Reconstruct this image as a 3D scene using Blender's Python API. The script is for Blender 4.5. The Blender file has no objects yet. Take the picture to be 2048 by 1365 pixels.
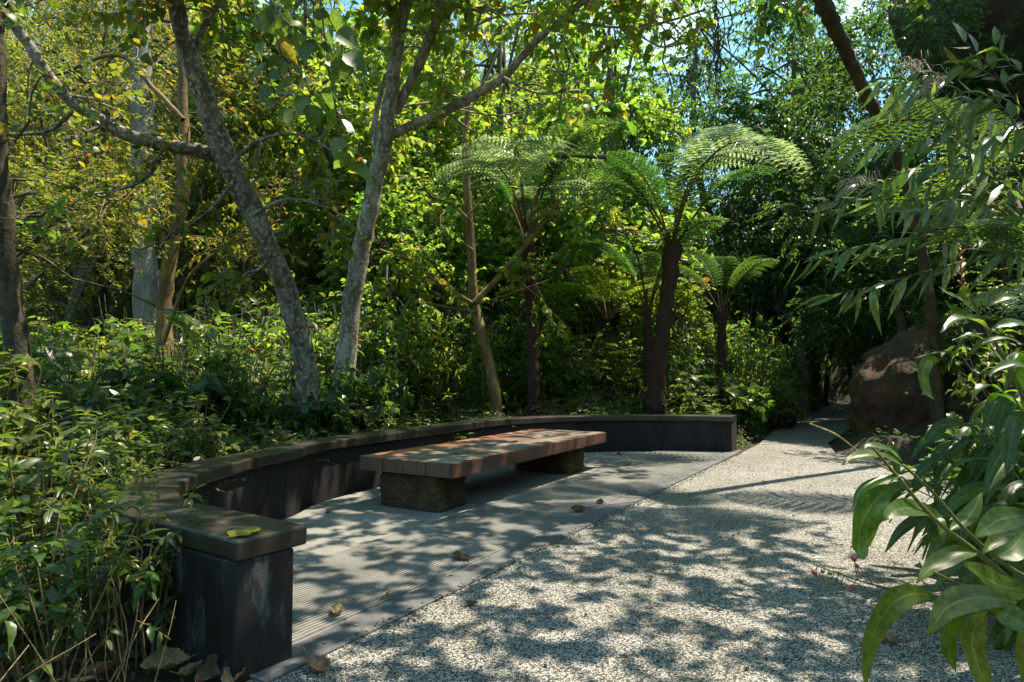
import bpy, math, random
import numpy as np
from mathutils import Vector, Matrix, Euler, noise as mnoise

# ------------------------------------------------------------------ camera
sc = bpy.context.scene
COL = sc.collection
F = 1300.0            # focal length in photo pixels (2048 wide)
CX, CY, HOR = 1024.0, 682.5, 745.0
CAMH = 1.25
PITCH = math.atan((HOR - CY) / F)
cam_d = bpy.data.cameras.new('camera'); cam = bpy.data.objects.new('camera', cam_d); COL.objects.link(cam)
cam_d.sensor_width = 36.0; cam_d.lens = 36.0 * F / 2048.0
cam_d.clip_start = 0.05; cam_d.clip_end = 3000
cam.location = (0, 0, CAMH); cam.rotation_euler = (math.radians(90) + PITCH, 0, 0)
sc.camera = cam

# ------------------------------------------------------------------ sky and sun
SUN_EL, SUN_AZ = math.radians(68), math.atan2(0.93, 0.35)     # azimuth from +Y towards +X
SD = Vector((math.sin(SUN_AZ) * math.cos(SUN_EL), math.cos(SUN_AZ) * math.cos(SUN_EL), math.sin(SUN_EL)))
w = bpy.data.worlds.new('World'); sc.world = w; w.use_nodes = True
nt = w.node_tree; nt.nodes.clear()
wo = nt.nodes.new('ShaderNodeOutputWorld'); bg = nt.nodes.new('ShaderNodeBackground'); sky = nt.nodes.new('ShaderNodeTexSky')
sky.sky_type = 'NISHITA'; sky.sun_disc = False; sky.sun_elevation = SUN_EL; sky.sun_rotation = SUN_AZ
sky.air_density = 1.2; sky.dust_density = 0.4; sky.ozone_density = 2.0
tc = nt.nodes.new('ShaderNodeTexCoord'); ns = nt.nodes.new('ShaderNodeTexNoise'); rp = nt.nodes.new('ShaderNodeValToRGB')
ns.inputs['Scale'].default_value = 5.0; ns.inputs['Detail'].default_value = 7; ns.inputs['Roughness'].default_value = 0.6
rp.color_ramp.elements[0].position = 0.55; rp.color_ramp.elements[1].position = 0.68
mx = nt.nodes.new('ShaderNodeMix'); mx.data_type = 'RGBA'
nt.links.new(tc.outputs['Generated'], ns.inputs['Vector']); nt.links.new(ns.outputs['Fac'], rp.inputs['Fac'])
nt.links.new(rp.outputs['Color'], mx.inputs['Factor']); nt.links.new(sky.outputs['Color'], mx.inputs['A'])
mx.inputs['B'].default_value = (4.0, 5.2, 5.4, 1)
tn = nt.nodes.new('ShaderNodeMix'); tn.data_type = 'RGBA'; tn.blend_type = 'MULTIPLY'; tn.inputs['Factor'].default_value = 1
tn.inputs['B'].default_value = (.70, .94, .86, 1); nt.links.new(sky.outputs['Color'], tn.inputs['A']); nt.links.new(tn.outputs['Result'], mx.inputs['A'])
nt.links.new(mx.outputs['Result'], bg.inputs['Color']); bg.inputs['Strength'].default_value = 0.15
nt.links.new(bg.outputs['Background'], wo.inputs['Surface'])
sl = bpy.data.lights.new('sun', 'SUN'); so = bpy.data.objects.new('sun', sl); COL.objects.link(so)
sl.energy = 5.0; sl.angle = math.radians(0.55); sl.color = (1.0, 0.90, 0.74)
so.rotation_euler = SD.to_track_quat('Z', 'Y').to_euler(); so.location = SD * 40
sc.view_settings.view_transform = 'Standard'; sc.view_settings.look = 'None'
sc.view_settings.exposure = 1.2; sc.view_settings.gamma = 1.0; sc.view_settings.use_curve_mapping = False
sc.cycles.max_bounces = 7; sc.cycles.diffuse_bounces = 5; sc.cycles.transmission_bounces = 5; sc.cycles.glossy_bounces = 2
sc.cycles.transparent_max_bounces = 4; sc.cycles.caustics_reflective = False; sc.cycles.caustics_refractive = False

R = np.random.default_rng(7); random.seed(7)
A = lambda *a: np.array(a, dtype=float)

# ------------------------------------------------------------------ photo pixel -> world
def ray(px, py):
    dx, dz = (px - CX) / F, -(py - CY) / F
    c, s = math.cos(PITCH), math.sin(PITCH)
    return A(dx, c - dz * s, s + dz * c)
def P(px, py, D):
    r = ray(px, py); return A(0, 0, CAMH) + r * (D / r[1])
def G(px, py, z=0.0):
    r = ray(px, py); return A(0, 0, CAMH) + r * ((z - CAMH) / r[2])

# ------------------------------------------------------------------ materials
def newmat(name):
    m = bpy.data.materials.new(name); m.use_nodes = True
    t = m.node_tree; t.nodes.clear()
    o = t.nodes.new('ShaderNodeOutputMaterial'); b = t.nodes.new('ShaderNodeBsdfPrincipled')
    t.links.new(b.outputs[0], o.inputs['Surface']); return m, t, b, o
def ramp(t, stops, src=None):
    r = t.nodes.new('ShaderNodeValToRGB'); e = r.color_ramp.elements
    while len(e) < len(stops): e.new(0.5)
    for i, (p, c) in enumerate(stops): e[i].position = p; e[i].color = (*c, 1) if len(c) == 3 else c
    if src is not None: t.links.new(src, r.inputs['Fac'])
    return r
def texn(t, kind, coord='Object', scale=(1, 1, 1), **kw):
    tcn = t.nodes.new('ShaderNodeTexCoord'); mp = t.nodes.new('ShaderNodeMapping'); n = t.nodes.new(kind)
    mp.inputs['Scale'].default_value = scale
    t.links.new(tcn.outputs[coord], mp.inputs['Vector']); t.links.new(mp.outputs[0], n.inputs['Vector'])
    for k, v in kw.items():
        if k in n.inputs: n.inputs[k].default_value = v
    return n
def bump(t, b, h, strength=0.5, dist=0.02):
    n = t.nodes.new('ShaderNodeBump'); n.inputs['Strength'].default_value = strength; n.inputs['Distance'].default_value = dist
    t.links.new(h, n.inputs['Height']); t.links.new(n.outputs[0], b.inputs['Normal']); return n
def mixc(t, a, b, f, mode='MIX'):
    m = t.nodes.new('ShaderNodeMix'); m.data_type = 'RGBA'; m.blend_type = mode
    for s, i in ((a, 'A'), (b, 'B'), (f, 'Factor')):
        if isinstance(s, (tuple, float, int)): m.inputs[i].default_value = (*s, 1) if isinstance(s, tuple) else s
        else: t.links.new(s, m.inputs[i])
    return m.outputs['Result']

def leafmat(name, stops, tcol, trans=0.45, rough=0.42, spec=0.45):
    m, t, b, o = newmat(name)
    g = t.nodes.new('ShaderNodeNewGeometry')
    r = ramp(t, stops, g.outputs['Random Per Island'])
    oi = t.nodes.new('ShaderNodeObjectInfo'); hs = t.nodes.new('ShaderNodeHueSaturation')
    mr = t.nodes.new('ShaderNodeMapRange'); mr.inputs[3].default_value = 0.475; mr.inputs[4].default_value = 0.525
    t.links.new(oi.outputs['Random'], mr.inputs[0]); t.links.new(mr.outputs[0], hs.inputs['Hue']); t.links.new(r.outputs[0], hs.inputs['Color'])
    n = texn(t, 'ShaderNodeTexNoise', Scale=60.0, Detail=2.0)
    c = mixc(t, hs.outputs[0], ramp(t, [(0.3, (.6, .6, .55)), (0.7, (1.25, 1.2, 1.1))], n.outputs['Fac']).outputs[0], 1.0, 'MULTIPLY')
    t.links.new(c, b.inputs['Base Color']); b.inputs['Roughness'].default_value = rough
    b.inputs['Specular IOR Level'].default_value = spec
    tr = t.nodes.new('ShaderNodeBsdfTranslucent'); ms = t.nodes.new('ShaderNodeMixShader'); ms.inputs[0].default_value = trans
    t.links.new(mixc(t, c, tcol, 1.0, 'MULTIPLY'), tr.inputs['Color'])
    t.links.new(b.outputs[0], ms.inputs[1]); t.links.new(tr.outputs[0], ms.inputs[2]); t.links.new(ms.outputs[0], o.inputs['Surface'])
    return m
M = {}
M['lime'] = leafmat('lime_leaf', [(0, (.065, .11, .02)), (.45, (.10, .16, .028)), (.85, (.14, .19, .032)), (.95, (.20, .17, .02)), (1, (.16, .06, .02))], (3.3, 3.6, 1.9), .56)
M['olive'] = leafmat('olive_leaf', [(0, (.065, .09, .016)), (.5, (.115, .135, .022)), (.85, (.16, .15, .025)), (.975, (.20, .13, .02)), (1, (.3, .04, .02))], (3.0, 2.9, 1.4), .5)
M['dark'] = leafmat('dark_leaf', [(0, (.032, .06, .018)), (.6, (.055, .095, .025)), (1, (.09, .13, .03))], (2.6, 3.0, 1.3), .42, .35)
M['green'] = leafmat('green_leaf', [(0, (.06, .10, .022)), (.6, (.095, .15, .032)), (.94, (.13, .18, .045)), (1, (.22, .16, .03))], (2.8, 3.0, 1.3), .45, .38, .5)
M['bush'] = leafmat('bush_leaf', [(0, (.045, .08, .018)), (.6, (.08, .125, .028)), (.95, (.13, .17, .045)), (1, (.25, .18, .05))], (2.4, 2.6, 1.3), .4, .36, .55)
M['fern'] = leafmat('fern_leaf', [(0, (.045, .09, .025)), (1, (.07, .12, .035))], (2.4, 2.9, 1.3), .4, .33, .6)
M['sheenfern'] = leafmat('painted_sheen_fern_leaf', [(0, (.27, .33, .25)), (1, (.35, .40, .31))], (1.8, 2.1, 1.0), .3, .28, .8)  # paler copy of the fern leaf, sun gloss painted into the base colour
M['limefern'] = leafmat('lime_fern_leaf', [(0, (.12, .19, .02)), (1, (.17, .24, .03))], (2.6, 2.7, 1.2), .5, .4, .4)
M['bamboo'] = leafmat('bamboo_leaf', [(0, (.06, .10, .03)), (.7, (.10, .15, .045)), (.93, (.13, .18, .05)), (1, (.35, .22, .07))], (2.3, 2.6, 1.2), .38, .3, .65)
def gingermat():
    m = leafmat('ginger_leaf', [(0, (.035, .07, .014)), (.6, (.06, .11, .02)), (1, (.10, .15, .024))], (3.8, 3.5, .9), .48, .33, .5)
    t = m.node_tree; b = [n for n in t.nodes if n.type == 'BSDF_PRINCIPLED'][0]
    # side veins from the leaf's own uv
    uv = t.nodes.new('ShaderNodeUVMap'); sep = t.nodes.new('ShaderNodeSeparateXYZ'); t.links.new(uv.outputs[0], sep.inputs[0])
    ab = t.nodes.new('ShaderNodeMath'); ab.operation = 'ABSOLUTE'; t.links.new(sep.outputs[0], ab.inputs[0])
    s1 = t.nodes.new('ShaderNodeMath'); s1.operation = 'MULTIPLY_ADD'; t.links.new(sep.outputs[1], s1.inputs[0]); s1.inputs[1].default_value = 330.0
    s2 = t.nodes.new('ShaderNodeMath'); s2.operation = 'MULTIPLY'; t.links.new(ab.outputs[0], s2.inputs[0]); s2.inputs[1].default_value = -22.0
    t.links.new(s2.outputs[0], s1.inputs[2])
    si = t.nodes.new('ShaderNodeMath'); si.operation = 'SINE'; t.links.new(s1.outputs[0], si.inputs[0])
    bump(t, b, si.outputs[0], .12, .0012)
    mr = ramp(t, [(.012, (1, 1, 1)), (.022, (0, 0, 0))], ab.outputs[0]); src = b.inputs['Base Color'].links[0].from_socket
    sp_ = texn(t, 'ShaderNodeTexNoise', Scale=26.0, Detail=5.0, Roughness=.7)
    c2 = mixc(t, src, (.12, .075, .03), ramp(t, [(.66, (0, 0, 0)), (.72, (.9, .9, .9))], sp_.outputs['Fac']).outputs[0])
    t.links.new(mixc(t, c2, (.16, .22, .06), mr.outputs[0]), b.inputs['Base Color']); return m
M['ginger'] = gingermat()
M['stem'] = leafmat('green_stem', [(0, (.06, .09, .02)), (1, (.12, .13, .03))], (1, 1, 1), .05, .5, .4)

def barkmat(name, c1, c2, c3, lo=.45, hi=.6, sc_=9.0, zs=.5, bs=.6, mix3=.35):
    m, t, b, o = newmat(name)
    n1 = texn(t, 'ShaderNodeTexNoise', scale=(1, 1, zs), Scale=sc_, Detail=8.0, Roughness=.7)
    n2 = texn(t, 'ShaderNodeTexNoise', scale=(1, 1, .8), Scale=sc_ * 2.6, Detail=5.0, Roughness=.65)
    n3 = texn(t, 'ShaderNodeTexNoise', Scale=2.2, Detail=4.0)
    c = mixc(t, c1, c2, ramp(t, [(lo, (0, 0, 0)), (hi, (1, 1, 1))], n1.outputs['Fac']).outputs[0])
    c = mixc(t, c, c3, ramp(t, [(.53, (0, 0, 0)), (.62, (mix3 * 2,) * 3)], n2.outputs['Fac']).outputs[0])
    c = mixc(t, c, ramp(t, [(.35, (.68, .66, .6)), (.7, (1.1, 1.08, 1.0))], n3.outputs['Fac']).outputs[0], 1.0, 'MULTIPLY')
    t.links.new(c, b.inputs['Base Color']); b.inputs['Roughness'].default_value = .85
    bump(t, b, n2.outputs['Fac'], bs, .03); return m
M['bark'] = barkmat('mottled_bark', (.10, .075, .05), (.27, .25, .20), (.46, .45, .38), mix3=.45)
M['bark_pale'] = barkmat('pale_mottled_bark', (.17, .14, .10), (.38, .36, .30), (.55, .54, .47), mix3=.45)
M['bark_dark'] = barkmat('dark_mossy_bark', (.035, .027, .018), (.08, .065, .035), (.12, .12, .035), mix3=.3)
M['bark_grey'] = barkmat('grey_bark', (.17, .15, .135), (.27, .25, .23), (.33, .31, .28), zs=.12, sc_=14)
M['bark_tan'] = barkmat('tan_bark', (.14, .085, .03), (.26, .18, .06), (.20, .19, .10), sc_=5)
M['twig'] = barkmat('twig_bark', (.06, .045, .03), (.14, .12, .09), (.2, .18, .14), sc_=14)
M['fern_trunk'] = barkmat('fibrous_fern_trunk', (.03, .014, .008), (.085, .035, .018), (.11, .05, .03), zs=.2, sc_=26, bs=1.0)
M['petiole'] = barkmat('fern_stalk', (.10, .055, .02), (.15, .12, .04), (.2, .09, .04), sc_=10, zs=.3, bs=.2)
M['dry'] = barkmat('dry_stalk', (.22, .15, .07), (.34, .25, .13), (.40, .33, .2), sc_=20)
M['vine'] = barkmat('dry_vine', (.05, .03, .02), (.09, .055, .03), (.12, .08, .05), sc_=20)
def rockmat(name, c1, c2, c3, moss=None, s=1.5):
    m, t, b, o = newmat(name)
    n1 = texn(t, 'ShaderNodeTexNoise', Scale=s, Detail=9.0, Roughness=.68)
    n2 = texn(t, 'ShaderNodeTexNoise', Scale=s * 9, Detail=6.0, Roughness=.7)
    n4 = texn(t, 'ShaderNodeTexVoronoi', Scale=s * 26)
    c = mixc(t, c1, c2, ramp(t, [(.4, (0, 0, 0)), (.62, (1, 1, 1))], n1.outputs['Fac']).outputs[0])
    c = mixc(t, c, c3, ramp(t, [(.55, (0, 0, 0)), (.68, (.9, .9, .9))], n2.outputs['Fac']).outputs[0])
    if moss:
        n3 = texn(t, 'ShaderNodeTexNoise', Scale=s * 2.5, Detail=7.0, Roughness=.75)
        c = mixc(t, c, moss, ramp(t, [(.5, (0, 0, 0)), (.6, (.8, .8, .8))], n3.outputs['Fac']).outputs[0])
    t.links.new(c, b.inputs['Base Color']); b.inputs['Roughness'].default_value = .9
    ad = t.nodes.new('ShaderNodeMath'); ad.operation = 'MULTIPLY_ADD'; t.links.new(n4.outputs['Distance'], ad.inputs[0]); ad.inputs[1].default_value = .3
    t.links.new(n2.outputs['Fac'], ad.inputs[2]); bump(t, b, ad.outputs[0], 1.0, .09); return m
M['rock'] = rockmat('red_brown_rock', (.045, .024, .014), (.13, .065, .033), (.028, .02, .014), (.09, .075, .03), 2.4)
M['rock_big'] = rockmat('grey_brown_rock', (.07, .05, .032), (.13, .092, .058), (.19, .145, .095), (.04, .04, .022), 2.0)
M['plinth'] = rockmat('mossy_plinth_rock', (.13, .08, .045), (.21, .14, .065), (.06, .045, .028), (.26, .20, .04), 5.0)

def concretemat(name, c1, c2, c3, rough=.55, s=3.0, streak=False):
    m, t, b, o = newmat(name)
    n1 = texn(t, 'ShaderNodeTexNoise', scale=(1, 1, .35 if streak else 1), Scale=s, Detail=9.0, Roughness=.65)
    n2 = texn(t, 'ShaderNodeTexNoise', scale=(1, 1, .3 if streak else 1), Scale=s * 2.2, Detail=8.0, Roughness=.7)
    n3 = texn(t, 'ShaderNodeTexNoise', Scale=90.0, Detail=3.0)
    c = mixc(t, c1, c2, ramp(t, [(.42, (0, 0, 0)), (.6, (1, 1, 1))], n1.outputs['Fac']).outputs[0])
    c = mixc(t, c, c3, ramp(t, [(.56, (0, 0, 0)), (.68, (.85, .85, .85))], n2.outputs['Fac']).outputs[0])
    t.links.new(c, b.inputs['Base Color'])
    rr = ramp(t, [(.3, (rough * .7,) * 3), (.7, (rough * 1.3,) * 3)], n1.outputs['Fac']); t.links.new(rr.outputs[0], b.inputs['Roughness'])
    bump(t, b, n3.outputs['Fac'], .15, .01); return m
M['wall'] = concretemat('dark_oxide_concrete', (.006, .0055, .005), (.011, .008, .007), (.02, .019, .018), .85, 3.0, True)
M['pier'] = concretemat('stained_dark_concrete', (.006, .006, .006), (.011, .012, .012), (.09, .108, .105), .7, 4.5, True)
M['cap'] = concretemat('weathered_dark_cap', (.022, .019, .015), (.042, .036, .028), (.085, .075, .06), .36, 3.0)
M['pad'] = concretemat('grey_green_concrete', (.15, .148, .13), (.225, .215, .19), (.11, .095, .065), .8, 2.0)
M['edging'] = concretemat('blue_grey_concrete', (.07, .07, .072), (.115, .115, .115), (.18, .175, .16), .7, 2.5)
def gravelmat():
    m, t, b, o = newmat('exposed_aggregate')
    v = texn(t, 'ShaderNodeTexVoronoi', Scale=116.0, Randomness=1.0); v2 = texn(t, 'ShaderNodeTexVoronoi', Scale=116.0, Randomness=1.0); v2.feature = 'DISTANCE_TO_EDGE'
    wrp = texn(t, 'ShaderNodeTexNoise', Scale=.9, Detail=6.0, Roughness=.6); n2 = texn(t, 'ShaderNodeTexNoise', Scale=6.0, Detail=6.0, Roughness=.7)
    sp = t.nodes.new('ShaderNodeSeparateColor'); t.links.new(v.outputs['Color'], sp.inputs[0])
    st = ramp(t, [(0, (.02, .022, .02)), (.30, (.06, .06, .055)), (.36, (.25, .24, .22)), (.6, (.45, .435, .40)), (.85, (.68, .65, .60)), (1, (.33, .28, .22))], sp.outputs[0])
    c = mixc(t, (.05, .05, .045), st.outputs[0], ramp(t, [(.03, (0, 0, 0)), (.16, (1, 1, 1))], v2.outputs['Distance']).outputs[0])
    c = mixc(t, c, ramp(t, [(.35, (.72, .69, .62)), (.65, (1.12, 1.1, 1.08))], wrp.outputs['Fac']).outputs[0], 1.0, 'MULTIPLY')
    c = mixc(t, c, (.14, .12, .06), ramp(t, [(.55, (0, 0, 0)), (.72, (.55, .55, .55))], n2.outputs['Fac']).outputs[0])
    t.links.new(c, b.inputs['Base Color']); b.inputs['Roughness'].default_value = .8
    bump(t, b, v2.outputs['Distance'], .7, .01); return m
M['gravel'] = gravelmat()
def soilmat():
    m, t, b, o = newmat('forest_soil')
    n1 = texn(t, 'ShaderNodeTexNoise', Scale=1.3, Detail=8.0); n2 = texn(t, 'ShaderNodeTexNoise', Scale=22.0, Detail=8.0, Roughness=.75)
    c = mixc(t, (.035, .025, .015), (.10, .07, .04), ramp(t, [(.4, (0, 0, 0)), (.65, (1, 1, 1))], n2.outputs['Fac']).outputs[0])
    c = mixc(t, c, (.03, .045, .012), ramp(t, [(.45, (0, 0, 0)), (.6, (.8, .8, .8))], n1.outputs['Fac']).outputs[0])
    t.links.new(c, b.inputs['Base Color']); b.inputs['Roughness'].default_value = .95; bump(t, b, n2.outputs['Fac'], 1, .06); return m
M['soil'] = soilmat()
def woodmat(name, base, grey, wear):
    m, t, b, o = newmat(name)
    n1 = texn(t, 'ShaderNodeTexNoise', scale=(2.2, 40, 8), Scale=1.0, Detail=7.0, Roughness=.6)
    n2 = texn(t, 'ShaderNodeTexNoise', scale=(1.2, 5, 3), Scale=1.0, Detail=6.0, Roughness=.65)
    c = mixc(t, tuple(x * .55 for x in base), tuple(x * 1.2 for x in base), ramp(t, [(.3, (0, 0, 0)), (.7, (1, 1, 1))], n1.outputs['Fac']).outputs[0])
    c = mixc(t, c, grey, ramp(t, [(wear, (0, 0, 0)), (wear + .15, (.85, .85, .85))], n2.outputs['Fac']).outputs[0])
    t.links.new(c, b.inputs['Base Color']); b.inputs['Roughness'].default_value = .55; bump(t, b, n1.outputs['Fac'], .35, .01); return m
M['wood'] = woodmat('weathered_plank', (.14, .09, .06), (.21, .18, .145), .40)
M['wood_red'] = woodmat('red_plank', (.25, .095, .045), (.20, .13, .09), .5)
M['wood_edge'] = woodmat('dark_red_edge_timber', (.095, .045, .03), (.08, .06, .048), .55)
M['end_grain'] = woodmat('dark_end_grain', (.14, .085, .045), (.09, .07, .045), .5)
def plain(name, c, r=.5, var=.35):
    m, t, b, o = newmat(name)
    n = texn(t, 'ShaderNodeTexNoise', Scale=35.0, Detail=5.0)
    t.links.new(mixc(t, tuple(x * (1 - var) for x in c), tuple(x * (1 + var) for x in c), n.outputs['Fac']), b.inputs['Base Color'])
    b.inputs['Roughness'].default_value = r; return m
M['dead'] = leafmat('dead_leaf', [(0, (.09, .062, .038)), (.5, (.15, .11, .07)), (1, (.26, .21, .15))], (1.1, 1.0, .8), .2, .8, .2)
M['deadlight'] = leafmat('dry_tan_leaf', [(0, (.22, .15, .08)), (1, (.36, .28, .18))], (1.2, 1.1, .8), .2, .8, .2)
M['yellowleaf'] = leafmat('yellow_leaf', [(0, (.26, .27, .04)), (1, (.34, .33, .06))], (1.2, 1.2, .6), .2, .45, .4)
M['redleaf'] = plain('red_leaf', (.35, .045, .02), .5)
M['mint'] = plain('mint_leaf', (.10, .22, .09), .45)
M['berry_red'] = plain('red_berry', (.30, .01, .02), .25, .15); M['berry_green'] = plain('green_berry', (.08, .10, .02), .35, .2)
M['seed'] = plain('seed_plume', (.42, .34, .24), .8); M['bud'] = plain('brown_bud', (.30, .13, .05), .6)

# ------------------------------------------------------------------ mesh helpers
class MB:
    def __init__(s): s.v = []; s.f4 = []; s.n = 0; s.mi = []; s.sm = []; s.uv = []
    def add(s, V, Q, mi=0, smooth=True, uv=None):
        V = np.asarray(V, float); Q = np.asarray(Q, int)
        s.v.append(V); s.f4.append(Q + s.n); s.n += len(V)
        s.mi.append(np.full(len(Q), mi)); s.sm.append(np.full(len(Q), smooth))
        s.uv.append(uv if uv is not None else np.zeros((len(V), 2)))
    def mesh(s, name, mats):
        V = np.vstack(s.v); Q = np.vstack(s.f4); UV = np.vstack(s.uv)
        me = bpy.data.meshes.new(name); me.vertices.add(len(V)); me.vertices.foreach_set('co', V.astype(np.float32).ravel())
        me.loops.add(len(Q) * 4); me.loops.foreach_set('vertex_index', Q.astype(np.int32).ravel())
        me.polygons.add(len(Q)); me.polygons.foreach_set('loop_start', (np.arange(len(Q)) * 4).astype(np.int32))
        me.polygons.foreach_set('material_index', np.concatenate(s.mi).astype(np.int32))
        me.polygons.foreach_set('use_smooth', np.concatenate(s.sm).astype(bool))
        u = me.uv_layers.new(name='UVMap'); u.data.foreach_set('uv', UV[Q.ravel()].astype(np.float32).ravel())
        for m in (mats if isinstance(mats, (list, tuple)) else [mats]): me.materials.append(m)
        me.update(calc_edges=True); return me
def ob(name, me, parent=None, loc=None):
    o = bpy.data.objects.new(name, me); COL.objects.link(o)
    if parent is not None: o.parent = parent
    if loc is not None: o.location = loc
    return o
def tag(o, label=None, cat=None, group=None, kind=None):
    if label: o['label'] = label
    if cat: o['category'] = cat
    if group: o['group'] = group
    if kind: o['kind'] = kind
    return o
def thing(name, loc, label, cat, group=None):
    return tag(ob(name, None, None, tuple(loc)), label, cat, group)
def centre(o, base=None):
    """move a mesh object's origin to its base without moving it"""
    me = o.data; n = len(me.vertices); c = np.empty(n * 3, np.float32); me.vertices.foreach_get('co', c); c = c.reshape(-1, 3)
    b = A(c[:, 0].mean(), c[:, 1].mean(), c[:, 2].min()) if base is None else np.asarray(base)
    c -= b.astype(np.float32); me.vertices.foreach_set('co', c.ravel()); me.update(); o.location = tuple(b); return o
def norm(v): v = np.asarray(v, float); return v / np.maximum(np.linalg.norm(v, axis=-1, keepdims=True), 1e-9)
def smooth_path(pts, sub=4):
    p = np.asarray(pts, float)
    if len(p) < 3: 
        t = np.linspace(0, 1, sub + 1)[:, None]; return p[0] * (1 - t) + p[-1] * t
    q = np.vstack([2 * p[0] - p[1], p, 2 * p[-1] - p[-2]]); out = []
    for i in range(1, len(q) - 2):
        for t in np.linspace(0, 1, sub, endpoint=False):
            a, b, c, d = q[i - 1], q[i], q[i + 1], q[i + 2]
            out.append(.5 * (2 * b + (c - a) * t + (2 * a - 5 * b + 4 * c - d) * t * t + (3 * b - a - 3 * c + d) * t ** 3))
    out.append(p[-1]); return np.array(out)
def tube(mb, pts, rad, sides=6, mi=0, rough=0.0, rng=R, cap=True):
    p = np.asarray(pts, float); n = len(p); rad = np.broadcast_to(np.asarray(rad, float), (n,)) if np.ndim(rad) == 0 or len(rad) == n else np.interp(np.linspace(0, 1, n), np.linspace(0, 1, len(rad)), rad)
    T = norm(np.gradient(p, axis=0)); up = A(0, 0, 1) if abs(T[0][2]) < .9 else A(1, 0, 0)
    N = np.empty_like(p); c = norm(np.cross(T[0], up))
    for i in range(n):
        c = norm(c - T[i] * np.dot(c, T[i])); N[i] = c
    B = np.cross(T, N); a = np.linspace(0, 2 * np.pi, sides, endpoint=False)
    rr = rad[:, None] * (1 + rough * rng.normal(size=(n, sides)))
    V = p[:, None, :] + rr[..., None] * (np.cos(a)[None, :, None] * N[:, None, :] + np.sin(a)[None, :, None] * B[:, None, :])
    V = V.reshape(-1, 3); i = np.arange(n - 1)[:, None] * sides; j = np.arange(sides)[None, :]; k = (j + 1) % sides
    Q = np.stack([i + j, i + k, i + sides + k, i + sides + j], -1).reshape(-1, 4)
    if cap:
        V = np.vstack([V, p[-1:] + T[-1:] * rad[-1] * .5]); e = (n - 1) * sides
        Q = np.vstack([Q] + [[e + x, e + (x + 1) % sides, e + (x + 2) % sides, len(V) - 1] for x in range(0, sides - 1, 2)])
    mb.add(V, Q, mi)
def box(mb, lo, hi, mi=0, bev=0.0):
    x0, y0, z0 = lo; x1, y1, z1 = hi
    V = [(x0, y0, z0), (x1, y0, z0), (x1, y1, z0), (x0, y1, z0), (x0, y0, z1), (x1, y0, z1), (x1, y1, z1), (x0, y1, z1)]
    mb.add(V, [(0, 3, 2, 1), (4, 5, 6, 7), (0, 1, 5, 4), (1, 2, 6, 5), (2, 3, 7, 6), (3, 0, 4, 7)], mi, False)
# leaf templates: rows (t, halfwidth), fold, droop
def template(rows, fold=.25, droop=.25, wave=0.0):
    V = []; UV = []
    for i, (t, wd) in enumerate(rows):
        for s in (-1, 0, 1):
            V.append((s * wd, t, fold * abs(s) * wd - droop * t * t + wave * math.sin(t * 9 + s) * abs(s))); UV.append((s * wd * 2, t))
    Q = []
    for i in range(len(rows) - 1):
        a = i * 3; Q += [(a, a + 1, a + 4, a + 3), (a + 1, a + 2, a + 5, a + 4)]
    return np.array(V), np.array(Q), np.array(UV)
TP = {
 'small': template([(0, .03), (.42, .23), (1, .012)]),
 'oval': template([(0, .03), (.25, .2), (.6, .2), (1, .01)]),
 'broad': template([(0, .10), (.12, .36), (.42, .42), (.75, .2), (1, .01)], .2, .3),
 'lance': template([(0, .012), (.2, .07), (.5, .085), (.8, .05), (1, .004)], .3, .35),
 'pin': template([(0, .09), (.5, .11), (1, .02)], .15, .15),
}
def leaves(mb, pos, yd, up, size, tp='small', mi=0, zr=(-.3, 2.2), rng=R):
    tv, tq, tuv = TP[tp] if isinstance(tp, str) else tp; pos = np.asarray(pos, float); n = len(pos)
    if n == 0: return
    Y = norm(yd); X = norm(np.cross(Y, up)); Z = np.cross(X, Y); s = np.broadcast_to(size, (n,))[:, None, None]
    zs = rng.uniform(zr[0], zr[1], n)[:, None, None]; ws = rng.uniform(.8, 1.2, n)[:, None, None]
    V = pos[:, None, :] + s * (tv[None, :, 0:1] * ws * X[:, None, :] + tv[None, :, 1:2] * Y[:, None, :] + tv[None, :, 2:3] * zs * Z[:, None, :])
    Q = tq[None] + (np.arange(n) * len(tv))[:, None, None]
    mb.add(V.reshape(-1, 3), Q.reshape(-1, 4), mi, True, np.tile(tuv, (n, 1)))
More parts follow.
